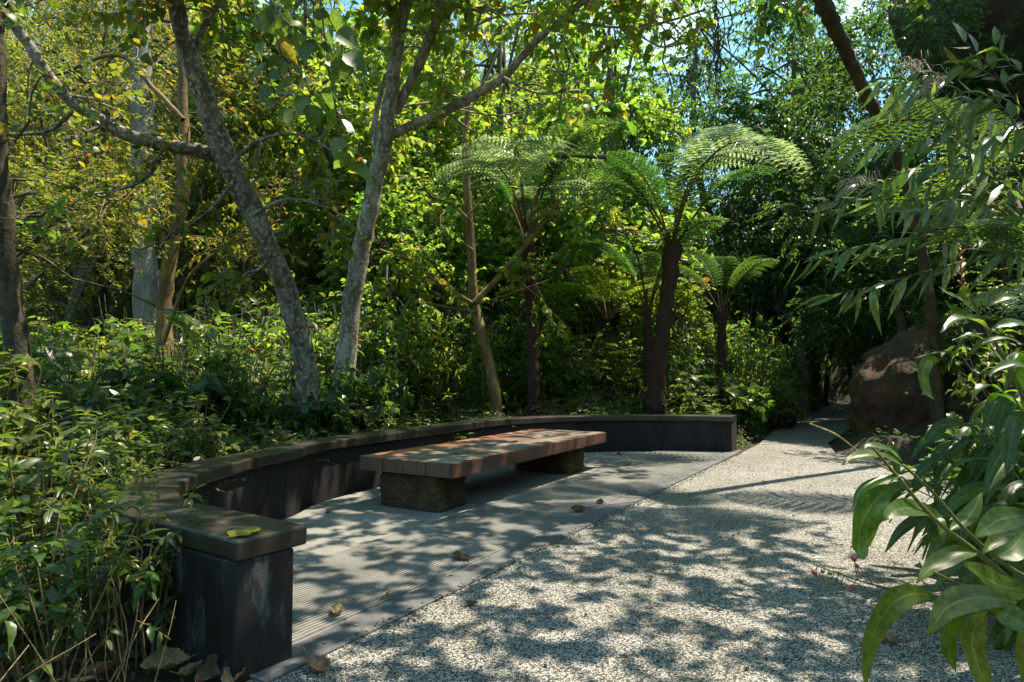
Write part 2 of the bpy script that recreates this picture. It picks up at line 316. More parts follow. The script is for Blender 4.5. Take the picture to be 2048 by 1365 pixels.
def twigs(wood, leaf, start, dirs, length, per, size, tp='small', sag=.35, tr=.006, tilt=.7, rng=R, keep=None, sides=3):
    """leafy twigs: a thin curved tube each, leaves set alternately along it"""
    start = np.asarray(start, float); dirs = norm(dirs); n = len(start); L = np.broadcast_to(length, (n,)) * rng.uniform(.7, 1.3, n)
    PP = []; YY = []; UU = []
    for i in range(n):
        t = np.linspace(0, 1, 5)[:, None]
        pth = start[i] + dirs[i] * L[i] * t + A(0, 0, -1) * sag * L[i] * t * t
        if keep is not None and not keep(pth[2:3])[0] and rng.random() < .9: continue
        if wood is not None: tube(wood, pth, [tr, tr * .4], sides, cap=False)
        m = per; ts = np.linspace(.15, 1, m) + rng.uniform(-.05, .05, m); ts = np.clip(ts, 0, 1)
        pp = start[i] + dirs[i] * L[i] * ts[:, None] + A(0, 0, -1) * sag * L[i] * (ts ** 2)[:, None]
        d = norm(dirs[i] + A(0, 0, -2 * sag) * ts[:, None]); side = norm(np.cross(d, A(0, 0, 1)) + 1e-6); sg = np.where(np.arange(m) % 2 == 0, 1, -1)[:, None]
        y = d * .55 + side * sg * .9 + rng.normal(size=(m, 3)) * .38 + A(0, 0, -.25)
        PP.append(pp); YY.append(y); UU.append(A(0, 0, 1) + rng.normal(size=(m, 3)) * tilt * .6)
    if not PP: return
    PP = np.vstack(PP); YY = np.vstack(YY); UU = np.vstack(UU)
    if keep is not None:
        k = keep(PP); PP, YY, UU = PP[k], YY[k], UU[k]
    leaves(leaf, PP, YY, UU, size * rng.uniform(.6, 1.3, len(PP)), tp, rng=rng)
def crown_pts(rng, c, r, n, shell=.35):
    d = norm(rng.normal(size=(n, 3))); u = rng.uniform(shell, 1, n)[:, None] ** .6
    return np.asarray(c) + d * u * np.asarray(r), d

# ------------------------------------------------------------------ layout on the ground
inner_px = [(616,1050),(520,1030),(440,1014),(395,1006),(368,995),(357,982),(361,969),(403,947),(510,916),(585,902),(653,885),(791,866),(894,853.5),(998,842),(1135,833.5),(1290,831),(1462,832)]
WH = .592 * CAMH / 1.3
inner = np.array([G(x, y, WH)[:2] for x, y in inner_px])
inner[-4:] = [(-.18, 9.35), (.85, 10.08), (2.1, 10.32), (3.42, 10.15)]
wcurve = smooth_path(np.c_[inner, np.zeros(len(inner))], 6)[:, :2]
chordA, chordB = wcurve[0] + A(-.02, .22), wcurve[-1] + A(.0, .25)
def ctr(p, c): return p
gravel_poly = np.array([(-1.12, 2.62), (-1.02, 2.0), (-1.0, .8), (-1.1, -5), (4.4, -5), (3.6, 1), (3.55, 3.2), (4.2, 5.2), (5.2, 7.6), (5.35, 9.2), (4.95, 10.0), (5.6, 11.6), (7.6, 14.6), (9.6, 18), (12.2, 22.5), (15, 27), (14.0, 28), (11.2, 23.2), (8.2, 18.4), (5.7, 14.2), (4.3, 11.4), (3.4, 9.9)])
pave_poly = np.vstack([wcurve, gravel_poly[::-1][0:1] * 0 + wcurve[-1:]])
def inside(poly, x, y):
    x = np.asarray(x); y = np.asarray(y); r = np.zeros(x.shape, bool); n = len(poly)
    for i in range(n):
        x0, y0 = poly[i]; x1, y1 = poly[(i + 1) % n]
        c = ((y0 > y) != (y1 > y)) & (x < (x1 - x0) * (y - y0) / (y1 - y0 + 1e-12) + x0); r ^= c
    return r
def dist(poly, x, y):
    d = np.full(np.shape(x), 1e9); n = len(poly)
    for i in range(n):
        a, b = poly[i], poly[(i + 1) % n]; ab = b - a; L = (ab ** 2).sum() + 1e-12
        t = np.clip(((x - a[0]) * ab[0] + (y - a[1]) * ab[1]) / L, 0, 1)
        d = np.minimum(d, np.hypot(x - a[0] - t * ab[0], y - a[1] - t * ab[1]))
    return d
def ss(x): x = np.clip(x, 0, 1); return x * x * (3 - 2 * x)
def Z(x, y):
    x = np.asarray(x, float); y = np.asarray(y, float)
    ins = inside(gravel_poly, x, y) | inside(wcurve, x, y)
    d = np.where(ins, 0, np.minimum(dist(gravel_poly, x, y), dist(wcurve, x, y)))
    left = ss((-x + 1 + .25 * (y - 3)) / 2 + .5)     # 1 on the left / behind the wall
    right = ss((x - .42 * y - 1.2) / 1.5)             # 1 right of the path
    back = .34 * ss((d - .1) / .5) * ss((y - 3.2) / 2.0) * (1 - right)
    hill = np.maximum(0, y - 12.3 - .12 * np.maximum(x + 2, 0)) * (.62 - .42 * ss((x / np.maximum(y, 1) - .13) / .12)) * ss((y - 12.3) / 3)
    hill = hill * (1 - .85 * ss((x - 2) / 3) * (1 - ss((x - 7 - .35 * np.maximum(0, y - 10)) / 4)) * (y < 60))
    rs = right * np.minimum(np.maximum(0, d - .35) * .75, 9)
    nz = .05 * np.sin(x * 1.7 + 1) * np.cos(y * 1.3) * ss((d - .5) / 1)
    return -.04 + back + hill * ss(d / 3) + rs + nz
def gz(x, y): return float(Z(A(x), A(y))[0])

# terrain sheet: fine near, coarse to the horizon
xs = np.unique(np.concatenate([np.arange(-14, 20, .25), np.arange(-60, 70, 2.0), [-400, -200, -120, 120, 200, 400]]))
ys = np.unique(np.concatenate([np.arange(-4, 30, .25), np.arange(-40, 70, 2.0), [-200, 110, 200, 400]]))
XX, YY = np.meshgrid(xs, ys); ZZ = Z(XX, YY); ZZ = np.minimum(ZZ, 26)
nx, ny = len(xs), len(ys); ii = (np.arange(ny - 1)[:, None] * nx + np.arange(nx - 1)[None, :]).ravel()
mb = MB(); mb.add(np.c_[XX.ravel(), YY.ravel(), ZZ.ravel()], np.c_[ii, ii + 1, ii + nx + 1, ii + nx])
tag(ob('ground', mb.mesh('ground', M['soil'])), kind='structure')

def ngon_sheet(name, poly, z, mat, thick=.0):
    import bmesh
    bm = bmesh.new(); vs = [bm.verts.new((p[0], p[1], z)) for p in poly]; f = bm.faces.new(vs)
    if f.normal.z < 0: f.normal_flip()
    bmesh.ops.triangulate(bm, faces=bm.faces[:])
    if thick:
        r = bmesh.ops.extrude_face_region(bm, geom=bm.faces[:]); bmesh.ops.translate(bm, vec=(0, 0, -thick), verts=[v for v in r['geom'] if isinstance(v, bmesh.types.BMVert)])
        bmesh.ops.recalc_face_normals(bm, faces=bm.faces[:])
    me = bpy.data.meshes.new(name); bm.to_mesh(me); bm.free(); me.materials.append(mat)
    return ob(name, me)
cu = norm(chordB - chordA); cn = A(cu[1], -cu[0])       # along the border / towards the gravel
clen = np.linalg.norm(chordB - chordA)
tag(ngon_sheet('gravel_path', np.vstack([gravel_poly[:1], gravel_poly[1:]]), 0.0, M['gravel']), kind='structure')
# smooth concrete floor inside the wall (up to the ribbed band)
BW, RW = .21, .95
pad = [p for p in wcurve] + [chordB - cn * .0, chordA - cn * .0]
tag(ngon_sheet('concrete_floor', np.array(pad), .004, M['pad']), kind='structure')
def strip(name, o0, o1, z0, z1, mat, a=-.02, b=.02):
    q = [chordA + cu * a + cn * o0, chordB + cu * b + cn * o0, chordB + cu * b + cn * o1, chordA + cu * a + cn * o1]
    m_ = MB(); V = [(p[0], p[1], z) for z in (z0, z1) for p in q]
    m_.add(V, [(0, 1, 2, 3), (7, 6, 5, 4), (0, 4, 5, 1), (1, 5, 6, 2), (2, 6, 7, 3), (3, 7, 4, 0)], 0, False)
    return tag(ob(name, m_.mesh(name, mat)), kind='structure')
strip('border_strip', 0.012, BW, -.03, .010, M['edging'], -.45, .15)
# ribbed band: ridges run along the border
mb = MB(); per = .027; nr = int(RW / per)
for i in range(nr):
    o = -.01 - i * per
    prof = [(o, .005), (o - .002, .0165), (o - .0135, .0165), (o - .0155, .005)]
    a0 = .02 + .0 * i; ext0 = -.25; ext1 = clen * 1.0 - .25 - i * per * .15
    V = []
    for s_ in (ext0, ext1):
        for (oo, zz) in prof:
            q = chordA + cu * s_ + cn * oo; V.append((q[0], q[1], zz))
    mb.add(V, [(0, 1, 5, 4), (1, 2, 6, 5), (2, 3, 7, 6)], 0, False)
tag(ob('ribbed_paving', mb.mesh('ribbed_paving', M['pad'])), kind='structure')

# ------------------------------------------------------------------ curved seat wall
def offs(curve, d):
    T = norm(np.gradient(curve, axis=0)); N = np.c_[-T[:, 1], T[:, 0]]     # outward = left of travel
    return curve + N * d
# travel goes from near end, round the left, to the far end; outward is to the left of travel
def sweep(curve, o_in, o_out, z0, z1, endfix=True):
    a = offs(curve, o_in); b = offs(curve, o_out); n = len(a)
    if endfix:
        b[-1] = b[-1] + norm(curve[-1] - curve[-2]) * .14 * (o_out / .36)
    V = np.vstack([np.c_[a, np.full(n, z0)], np.c_[a, np.full(n, z1)], np.c_[b, np.full(n, z1)], np.c_[b, np.full(n, z0)]])
    Q = []
    for k in range(4):
        k2 = (k + 1) % 4
        for i in range(n - 1): Q.append((k * n + i, k * n + i + 1, k2 * n + i + 1, k2 * n + i))
    Q += [(0, n, 2 * n, 3 * n), (n - 1, 4 * n - 1, 3 * n - 1, 2 * n - 1)]
    return V, Q
T0 = norm(wcurve[1] - wcurve[0]); test = offs(wcurve, .3)[40]
OUTS = 1 if test[0] < wcurve[40][0] else -1
wall = thing('seat_wall', (wcurve[0][0], wcurve[0][1], 0), 'long low dark concrete wall curving round behind the timber bench', 'wall')
CW = .345
def wallpart(name, oi, oo, z0, z1, mat, crv, bev=.012):
    V, Q = sweep(crv, OUTS * oi, OUTS * oo, z0, z1); m_ = MB(); m_.add(V - A(wcurve[0][0], wcurve[0][1], 0), Q, 0, False)
    o = ob(name, m_.mesh(name, mat), wall); md = o.modifiers.new('bevel', 'BEVEL'); md.width = bev; md.segments = 2; md.limit_method = 'ANGLE'; md.angle_limit = math.radians(50)
    return o
body_curve = wcurve.copy(); body_curve = np.vstack([wcurve[0] + (wcurve[1] - wcurve[0]) * .35, wcurve[1:]])
wallpart('cap', 0.0, CW, WH - .086, WH, M['cap'], wcurve)
wallpart('wall_face', .05, CW - .015, -.06, WH - .084, M['wall'], np.vstack([wcurve[9:10], wcurve[10:]]))
o = wallpart('end_pier', .062, CW - .004, -.06, WH - .087, M['pier'], np.vstack([wcurve[0] + (wcurve[1] - wcurve[0]) * .15, wcurve[1:10]]))
o['label'] = 'near end of the wall with pale blue-grey lime stains'

# ------------------------------------------------------------------ bench
SH = .48 * CAMH / 1.3
c0 = G(720.5, 911.8, SH)[:2]; c1 = G(897.7, 927.9, SH)[:2]; c2 = G(1208, 863.7, SH)[:2]; c3 = G(1070, 857.8, SH)[:2]
O = (c0 + c1) / 2; U = norm((c2 + c3) / 2 - O); W = A(U[1], -U[0]); BL = np.linalg.norm((c2 + c3) / 2 - O); BWd = np.linalg.norm(c1 - c0)
bench = thing('timber_bench', (O[0], O[1], 0), 'low wide timber slab bench on two rough stone blocks', 'bench')
bench.rotation_euler = (0, 0, math.atan2(U[1], U[0]))    # local x along the bench, local y to its left (back)
edges = [BWd / 2, BWd / 2 - .27 * BWd, BWd / 2 - .50 * BWd, BWd / 2 - .75 * BWd, -BWd / 2]
TH = .128
for i in range(4):
    m_ = MB(); y1, y0 = edges[i], edges[i + 1]; g = .003
    box(m_, (0 + .004 * (i % 2), y0 + g, SH - TH), (BL - .006 * (i % 2), y1 - g, SH - .002 * (i % 3)))
    m_.mi[-1] = np.array([1, 0, 1, 1, 1, 1])
    o = ob('plank', m_.mesh('plank', [[M['wood_red'], M['wood'], M['wood'], M['wood']][i], M['end_grain']]), bench)
    if i == 3: pass
    md = o.modifiers.new('bevel', 'BEVEL'); md.width = .005; md.segments = 2
    if i == 0: o['label'] = 'reddish orange plank along the back of the seat'
m_ = MB(); box(m_, (.0005, -BWd / 2 - .035, SH - TH - .002), (BL, -BWd / 2 + .001, SH - .001)); o = ob('edge_beam', m_.mesh('edge_beam', M['wood_edge']), bench)
md = o.modifiers.new('bevel', 'BEVEL'); md.width = .006; md.segments = 2
def rock_mesh(name, mat, r, seed, sub=5, boxy=0.0, amp=.12, freq=1.3, fine=.03, flat=None):
    import bmesh
    bm = bmesh.new(); bmesh.ops.create_icosphere(bm, subdivisions=sub, radius=1.0)
    off = Vector((seed * 3.1, seed * 1.7, seed * .9))
    for v in bm.verts:
        d = v.co.normalized(); 
        if boxy:
            m4 = (abs(d.x) ** boxy + abs(d.y) ** boxy + abs(d.z) ** boxy) ** (1 / boxy); q = d / m4
        else: q = d.copy()
        nz_ = mnoise.fractal(d * freq + off, 1.0, 2.0, 5) * amp + mnoise.fractal(d * freq * 5 + off, .9, 2.1, 4) * fine
        cell = mnoise.voronoi(d * freq * 1.2 + off)[0]; nz_ += (cell[1] - cell[0]) * amp * .4
        q = q * (1 + nz_); v.co = Vector((q.x * r[0], q.y * r[1], q.z * r[2]))
        if flat: v.co.z = min(max(v.co.z, flat[0]), flat[1])
    for f in bm.faces: f.smooth = True
    me = bpy.data.meshes.new(name); bm.to_mesh(me); bm.free(); me.materials.append(mat); return me
hh = (SH - TH) / 2
o = ob('stone_leg', rock_mesh('stone_leg', M['plinth'], (.23, .36, hh * 1.15), 3, 6, 8.0, .05, 2.2, .05, (-hh * 1.05, hh)), bench, (.30, -.0, hh)); 
o = ob('stone_leg', rock_mesh('stone_leg', M['plinth'], (.25, .40, hh * 1.15), 8, 6, 7.0, .06, 2.2, .05, (-hh * 1.05, hh)), bench, (BL - .62, -.03, hh))

# ------------------------------------------------------------------ rocks
def boulder(name, mat, centre_, r, seed, label, rot=0, **k):
    o = ob(name, rock_mesh(name, mat, r, seed, **k), None, tuple(centre_)); o.rotation_euler = (0, 0, rot) if not isinstance(rot, tuple) else rot
    tag(o, label, 'rock'); return o
pb = P(1945, 800, 11.0)
boulder('boulder', M['rock'], (pb[0], pb[1], .72), (1.85, 1.7, 1.4), 2, 'rounded red-brown boulder beside the bend of the path', rot=(0, -.35, .2), sub=6, amp=.22, freq=1.4, fine=.06)
boulder('overhanging_rock', M['rock_big'], (14.5, 14.2, 10.1), (5.2, 4.8, 4.1), 6, 'huge grey-brown rock overhanging at the upper right', rot=(0, .45, .2), sub=6, amp=.13, freq=1.2)
pl = P(1520, 800, 15.5)
boulder('mossy_rock', M['rock_big'], (pl[0] - .4, pl[1], .45), (1.0, 1.2, .75), 11, 'low mossy rock slab under the bright bush left of the path', rot=(.1, .35, .4), sub=5)

# ------------------------------------------------------------------ sun-shaping of the overhead foliage (gaps where the photo's ground is sunlit)
TS = A(SD.x / SD.z, SD.y / SD.z)
lit_zones = [(2.0, 6.6, 1.7, .85), (3.1, 7.3, 1.6, 1.0), (4.0, 6.2, .7, .9), (9.3, 18.0, 1.5, 1.6), (2.6, 8.6, 1.0, .5)]
def blot(x, y):
    return mnoise.noise(Vector((x * 4.8, y * 3.9, 3.3))) + .7 * mnoise.noise(Vector((x * 10.5, y * 9.0, 7.7)))
def sunkeep(Pn, thr=.10):
    g = Pn[:, :2] - Pn[:, 2:3] * TS[None, :]
    k = np.ones(len(Pn), bool)
    for (x, y, rx, ry) in lit_zones: k &= (((g[:, 0] - x) / rx) ** 2 + ((g[:, 1] - y) / ry) ** 2) > 1
    v = np.array([blot(a, b) for a, b in g])
    inpl = (g[:, 1] < 10.5) & (g[:, 0] > -2.6)
    return k & ~(inpl & (v > thr))

# ------------------------------------------------------------------ traced trees
def trace(mbw, pts, widths, D, sub=4, sides=9, rough=.04, mi=0, ground=False):
    n = len(pts); D = np.interp(np.linspace(0, 1, n), np.linspace(0, 1, len(D)), D) if np.ndim(D) else np.full(n, D)
    p = np.array([P(x, y, d) for (x, y), d in zip(pts, D)])
    r = np.interp(np.linspace(0, 1, n), np.linspace(0, 1, len(widths)), widths) / 2 * D / F
    if ground:
        b = p[0].copy(); b[2] = min(gz(b[0], b[1]) - .08, b[2] - .1); p = np.vstack([b, p]); r = np.r_[r[0] * 1.55, r[0] * 1.12, r[1:]]
    s = smooth_path(p, sub); s[2:-1] += R.normal(size=(len(s) - 3, 3)) * A(1, 1, .3) * r.mean() * .07; rr = np.interp(np.linspace(0, 1, len(s)), np.linspace(0, 1, len(r)), r)
    tube(mbw, s, rr, sides, mi, rough); return s, rr
def spawn(mbw, mbl, path, n, L, per, size, tp, lo=.3, up=.3, rng=R, keep=None, tr=.008, sag=.3):
    """side branchlets with leafy twigs growing off a limb"""
    for _ in range(n):
        t = rng.uniform(lo, 1); i = int(t * (len(path) - 1)); p0 = path[i]
        d = norm(rng.normal(size=3) + A(0, 0, up)); l = L * rng.uniform(.6, 1.3)
        q = np.array([p0 + d * l * s + A(0, 0, -.12) * l * s * s + rng.normal(size=3) * .03 * (s > 0) for s in np.linspace(0, 1, 5)])
        tube(mbw, q, [tr * 1.6, tr * .7], 4, cap=False)
        k = 5; st = q[rng.integers(1, 5, k)]; dd = norm(d + rng.normal(size=(k, 3)) * .8)
        twigs(mbw, mbl, st, dd, l * .55, per, size, tp, sag, tr * .5, rng=rng, keep=keep)
def traced_tree(name, base, label, bark, leafm, build, cat='tree', tw='twig'):
    t = thing(name, base, label, cat); wood, lf = MB(), MB(); b = build(wood, lf)
    o = ob('trunk', wood.mesh('trunk', M[bark]), t, tuple(-np.asarray(base)))
    if lf.n: ob('crown', lf.mesh('crown', M[leafm]), t, tuple(-np.asarray(base)))
    return t
def b1(wd, lf):
    s, _ = trace(wd, [(614,745),(585,620),(545,510),(490,390),(445,300),(410,200),(375,100),(350,0),(330,-120),(290,-300)], [40,42,42,46,46,42,36,34,28,20], [8.0, 7.6, 7.0, 6.2], ground=True)
    l, _ = trace(wd, [(446,318),(400,302),(330,290),(250,268),(190,232),(130,190),(90,140),(50,80),(0,20),(-80,-50)], [30,26,22,22,20], [7.6, 6.6])
    trace(wd, [(145,222),(105,258),(55,268),(5,268)], [9, 7], 7.0, sides=5)
    a, _ = trace(wd, [(386,100),(410,50),(440,0),(480,-60)], [14, 10], 7.1, sides=6)
    c, _ = trace(wd, [(350,-20),(480,-160),(700,-330),(900,-420)], [22, 12], [6.5, 5.5], sides=6)
    d, _ = trace(wd, [(345,-60),(250,-200),(120,-380)], [18, 10], [6.4, 5], sides=6)
    spawn(wd, lf, s, 14, .9, 7, .085, 'broad', lo=.9, keep=sunkeep)
    for b in (l, a): spawn(wd, lf, b, 9, .8, 7, .085, 'broad', lo=.3, keep=sunkeep)
    for b in (c, d): spawn(wd, lf, b, 26, 1.0, 8, .10, 'broad', lo=.1, keep=sunkeep)
    for pts in ([(470,360),(420,420),(350,470),(280,500)], [(505,430),(570,400),(640,410),(700,440)], [(460,330),(520,280),(600,270),(660,300)], [(330,288),(300,350),(240,380),(170,390)], [(540,520),(490,560),(430,580)]):
        e_, _ = trace(wd, pts, [9, 4], 7.3, sides=5); spawn(wd, lf, e_, 6, .5, 7, .085, 'broad', lo=.3)
traced_tree('leaning_tree', (*P(614, 745, 8)[:2], .2), 'mottled grey tree leaning left with a limb sweeping to the left edge', 'bark', 'olive', b1)
def b2(wd, lf):
    s, _ = trace(wd, [(688,760),(700,640),(718,520),(740,420),(755,340),(772,260),(785,160),(795,80),(812,0),(825,-100),(850,-260)], [40,38,38,34,32,30,27,26,24,20], [9.0, 8.6, 8.2], ground=True)
    f, _ = trace(wd, [(790,225),(830,150),(860,80),(885,0),(910,-90),(960,-240)], [20, 20, 18, 12], [8.7, 7.8], sides=7)
    trace(wd, [(758,310),(748,262),(758,200),(772,150)], [14, 10], 8.9, sides=6)
    r, _ = trace(wd, [(785,268),(870,232),(950,190),(1010,152),(1060,95),(1110,50),(1170,0),(1260,-70),(1380,-150)], [20,20,17,15,13,9], [8.7, 7.4], sides=7)
    e = []
    for pts, w_, D in [([(1008,155),(1045,177),(1090,188),(1125,178),(1140,120)], [6, 4], 8.0), ([(1120,40),(1200,52),(1265,55),(1330,45),(1410,20)], [7, 5], 7.7),
                       ([(800,60),(870,66),(940,55),(1010,30),(1100,28)], [7, 4], 8.3), ([(885,0),(930,18),(1000,20),(1080,-5)], [8, 5], 8), ([(800,215),(870,205),(900,215),(1000,232),(1080,205)], [5, 3], 8.8),
                       ([(1260,55),(1310,90),(1350,92),(1400,70)], [4, 3], 7.7)]:
        q, _ = trace(wd, pts, w_, D, sides=5); e.append(q)
    c, _ = trace(wd, [(820,-60),(760,-200),(640,-360),(560,-500)], [18, 10], [8.2, 6.5], sides=6)
    g, _ = trace(wd, [(1260,-70),(1500,-200),(1750,-330)], [14, 8], [7.4, 6.0], sides=6)
    h, _ = trace(wd, [(850,-260),(1000,-420),(1250,-600)], [16, 8], [8.0, 6.2], sides=6)
    spawn(wd, lf, s, 14, 1.0, 8, .11, 'broad', lo=.72, keep=sunkeep)
    spawn(wd, lf, f, 30, 1.1, 8, .11, 'broad', lo=.6, keep=sunkeep); spawn(wd, lf, r, 26, 1.0, 8, .11, 'broad', lo=.72, keep=sunkeep)
    for q in e: spawn(wd, lf, q, 5, .7, 7, .10, 'broad', lo=.4, keep=sunkeep)
    for q in (c, g, h): spawn(wd, lf, q, 40, 1.1, 9, .12, 'broad', lo=.1, keep=sunkeep)
traced_tree('forked_tree', (*P(688, 760, 9)[:2], .3), 'pale forked tree whose long bare limb rises to the upper right', 'bark_pale', 'lime', b2)
def b3(wd, lf):
    s, _ = trace(wd, [(52,840),(35,700),(14,560),(4,420),(-4,300),(-10,100),(-16,-60),(-30,-300)], [46,44,42,34,30,26], [4.9, 4.4], ground=True)
    spawn(wd, lf, s, 16, .8, 7, .08, 'broad', lo=.45, keep=sunkeep)
traced_tree('mossy_tree', (*P(52, 840, 4.9)[:2], .2), 'dark mossy trunk at the left edge of the photo', 'bark_dark', 'green', b3)
def b4(wd, lf):
    s, _ = trace(wd, [(298,760),(292,600),(290,500),(288,420),(285,330),(283,200),(280,50),(278,-100)], [50,46,44,40,32], 13.0, ground=True)
    spawn(wd, lf, s, 30, 1.5, 8, .12, 'small', lo=.45)
traced_tree('grey_trunk_tree', (*P(298, 760, 13)[:2], .3), 'thick straight pale grey trunk far back on the left', 'bark_grey', 'olive', b4)
def b5(wd, lf):
    s, _ = trace(wd, [(330,740),(328,640),(335,560),(350,470),(365,400),(368,300),(365,200),(362,100),(350,0),(340,-150)], [32,28,27,25,20,15,12], 9.6, ground=True)
    trace(wd, [(366,240),(330,200),(300,170),(250,115),(200,115),(130,145),(100,150)], [12, 6], 9.4, sides=5)
    q, _ = trace(wd, [(325,690),(375,560),(440,500),(500,470),(560,440)], [9, 5], 9.0, sides=5)
    q2, _ = trace(wd, [(365,300),(300,330),(240,400),(170,430)], [9, 5], 9.2, sides=5)
    for a in (s, q, q2): spawn(wd, lf, a, 12, .9, 8, .09, 'small', lo=.4)
traced_tree('tan_trunk_tree', (*P(330, 740, 9.6)[:2], .3), 'slender tan-yellow trunk in front of the pale grey one', 'bark_tan', 'olive', b5)
def b6(wd, lf):
    s, _ = trace(wd, [(992,800),(975,710),(952,620),(943,520),(938,440),(935,380),(930,290),(940,180)], [22,20,18,17,14,9], 10.9, ground=True)
    e = []
    for pts, w_ in [([(950,605),(1000,552),(1035,510),(1062,478),(1120,400)], [14, 7]), ([(946,608),(905,582),(865,558),(840,530),(760,500)], [10, 5]), ([(955,625),(880,612),(810,592),(770,560)], [7, 4]),
                    ([(948,610),(1000,595),(1040,580),(1100,560)], [5, 3]), ([(938,440),(905,410),(850,390)], [6, 3]), ([(938,430),(965,400),(1000,360)], [5, 3]), ([(946,500),(900,470),(860,440)], [4, 3])]:
        q, _ = trace(wd, pts, w_, 10.8, sides=5); e.append(q)
    for q in e[:5]: spawn(wd, lf, q, 5, .6, 7, .10, 'broad', lo=.5)
    spawn(wd, lf, s, 5, .7, 7, .10, 'broad', lo=.8)
traced_tree('small_forked_tree', (*P(992, 800, 10.9)[:2], .3), 'small brown forked tree between the pale tree and the first tree fern', 'bark_tan', 'lime', b6)
# pale curved stems beyond the bend, dark trunk behind the boulder
def b7(wd, lf):
    trace(wd, [(1602,720),(1590,650),(1568,630),(1563,600),(1575,570),(1600,550)], [20,20,14,12], 19.0, ground=True)
    trace(wd, [(1568,630),(1553,600),(1545,560),(1540,520)], [10, 6], 19.0)
traced_tree('bent_pale_tree', (*P(1602, 720, 19)[:2], 0), 'pale crooked trunk bending over the far end of the path', 'bark_grey', 'lime', b7)
def b9(wd, lf):
    rg = np.random.default_rng(5); q = smooth_path([A(6.2, -2.2, -.1), A(6.0, -1.9, 1.8), A(5.4, -1.0, 3.8), A(4.4, .6, 5.4), A(3.4, 2.4, 6.4)], 5); tube(wd, q, [.2, .17, .14, .1, .06], 10, rough=.04)
    st, dd = [], []
    for i in range(34):
        gx, gy = rg.uniform(-1.8, 4.4), rg.uniform(.8, 5.3); h = rg.uniform(5.3, 6.3); e = A(gx + TS[0] * h, gy + TS[1] * h, h); p0 = q[rg.integers(10, len(q))]
        br = smooth_path([p0, (p0 + e) / 2 + A(0, 0, .35) + rg.normal(size=3) * .15, e], 5); tube(wd, br, [.03, .02, .008], 5, cap=False)
    n = 3400; gx = rg.uniform(-2.4, 4.9, n); gy = rg.uniform(.2, 5.5, n) - .35 * (gx > 3.5); h = rg.uniform(5.2, 6.4, n)
    n2 = 900; gx = np.r_[gx, rg.uniform(-2.6, 2.4, n2)]; gy = np.r_[gy, rg.uniform(5.4, 9.6, n2)]; h = np.r_[h, rg.uniform(7.3, 8.2, n2)]; n += n2; kp = ~(((gx > 2.35) & (gy < 6)) | ((((gx - 1.5) / 1.2) ** 2 + ((gy - 1.9) / .75) ** 2) < 1)); gx, gy, h = gx[kp], gy[kp], h[kp]; n = len(gx)
    st = np.c_[gx + TS[0] * h, gy + TS[1] * h, h]
    twigs(wd, lf, st, rg.normal(size=(n, 3)) * A(1, 1, .3), .3, 8, .085, 'broad', .2, .0025, rng=rg, keep=lambda p: sunkeep(p, .17))
traced_tree('shade_tree', (6.2, -2.2, 0), 'broad tree beside the camera whose leaves dapple the gravel with shade', 'bark', 'lime', b9)

# ------------------------------------------------------------------ tree ferns
def frond_mesh(name, a0, a1, leaf, npin=18, width=.28, seed=1, pet=.33, lat=0.0, pl_=.0205, pn=.062):
    rng = np.random.default_rng(seed); mb = MB(); N = 40; s = np.linspace(0, 1, N)
    ang = np.radians(a0 + (a1 - a0) * s ** 1.9); yaw = lat * s ** 1.5
    st = np.c_[np.cos(ang) * np.cos(yaw), np.cos(ang) * np.sin(yaw), np.sin(ang)]
    p = np.vstack([[0, 0, 0], np.cumsum(st[:-1] * (1 / (N - 1)), 0)])
    tube(mb, p[::3], [.011, .006, .0025], 5, 1, cap=False)
    PP, YY, UU, SS = [], [], [], []
    for t in np.linspace(pet, .985, npin):
        i = t * (N - 1); a = int(i); f = i - a; b = min(a + 1, N - 1); p0 = p[a] * (1 - f) + p[b] * f; tn = norm(st[a])
        side0 = norm(np.cross(tn, A(0, 0, 1))); upn = np.cross(side0, tn)
        u = (t - pet) / (1 - pet); pl = width * (math.sin(math.pi * (.16 + .80 * u)) ** .8) * (1.0 if u < .9 else .8) + .012
        for sg in (-1, 1):
            k = max(5, int(pl / pl_)); q = np.linspace(0, 1, k); droop = .28 + rng.uniform(-.1, .2)
            dr = side0 * sg * .88 + tn * .42
            c = p0 + pl * (dr[None] * q[:, None] + A(0, 0, -1)[None] * droop * (q ** 2)[:, None] * .8 + upn[None] * .10 * np.sin(q * 3.1)[:, None])
            tg = norm(np.gradient(c, axis=0)); nn = norm(np.cross(tg, np.cross(A(0, 0, 1), tg) + 1e-6)); nn = np.where(nn[:, 2:3] < 0, -nn, nn)
            if k > 3: tube(mb, c[::3], [.0022, .001], 3, 0, cap=False)
            sd = norm(np.cross(tg, nn)); ln = pn * np.sin(np.pi * (.28 + .70 * q)) * (.55 + .45 * pl / width)
            for s2 in (-1, 1):
                PP.append(c); YY.append(sd * s2 + tg * .35); UU.append(nn); SS.append(ln)
    leaves(mb, np.vstack(PP), np.vstack(YY), np.vstack(UU), np.concatenate(SS), 'pin', 0, (.3, 1.3), rng)
    return mb.mesh(name, [leaf, M['petiole']])
FR = [frond_mesh('frond', a0, a1, M['fern'], seed=i, lat=l) for i, (a0, a1, l) in enumerate([(70, -30, .25), (60, -35, -.3), (50, -30, .2), (66, -10, .35), (78, 5, -.15)])]
FR.append(frond_mesh('frond', 64, -78, M['sheenfern'], seed=41, npin=15, width=.42, pet=.40, lat=.25, pl_=.022, pn=.072))
FRL = [frond_mesh('frond', 60, -30, M['limefern'], seed=9), frond_mesh('frond', 50, -45, M['limefern'], seed=10, lat=.2)]
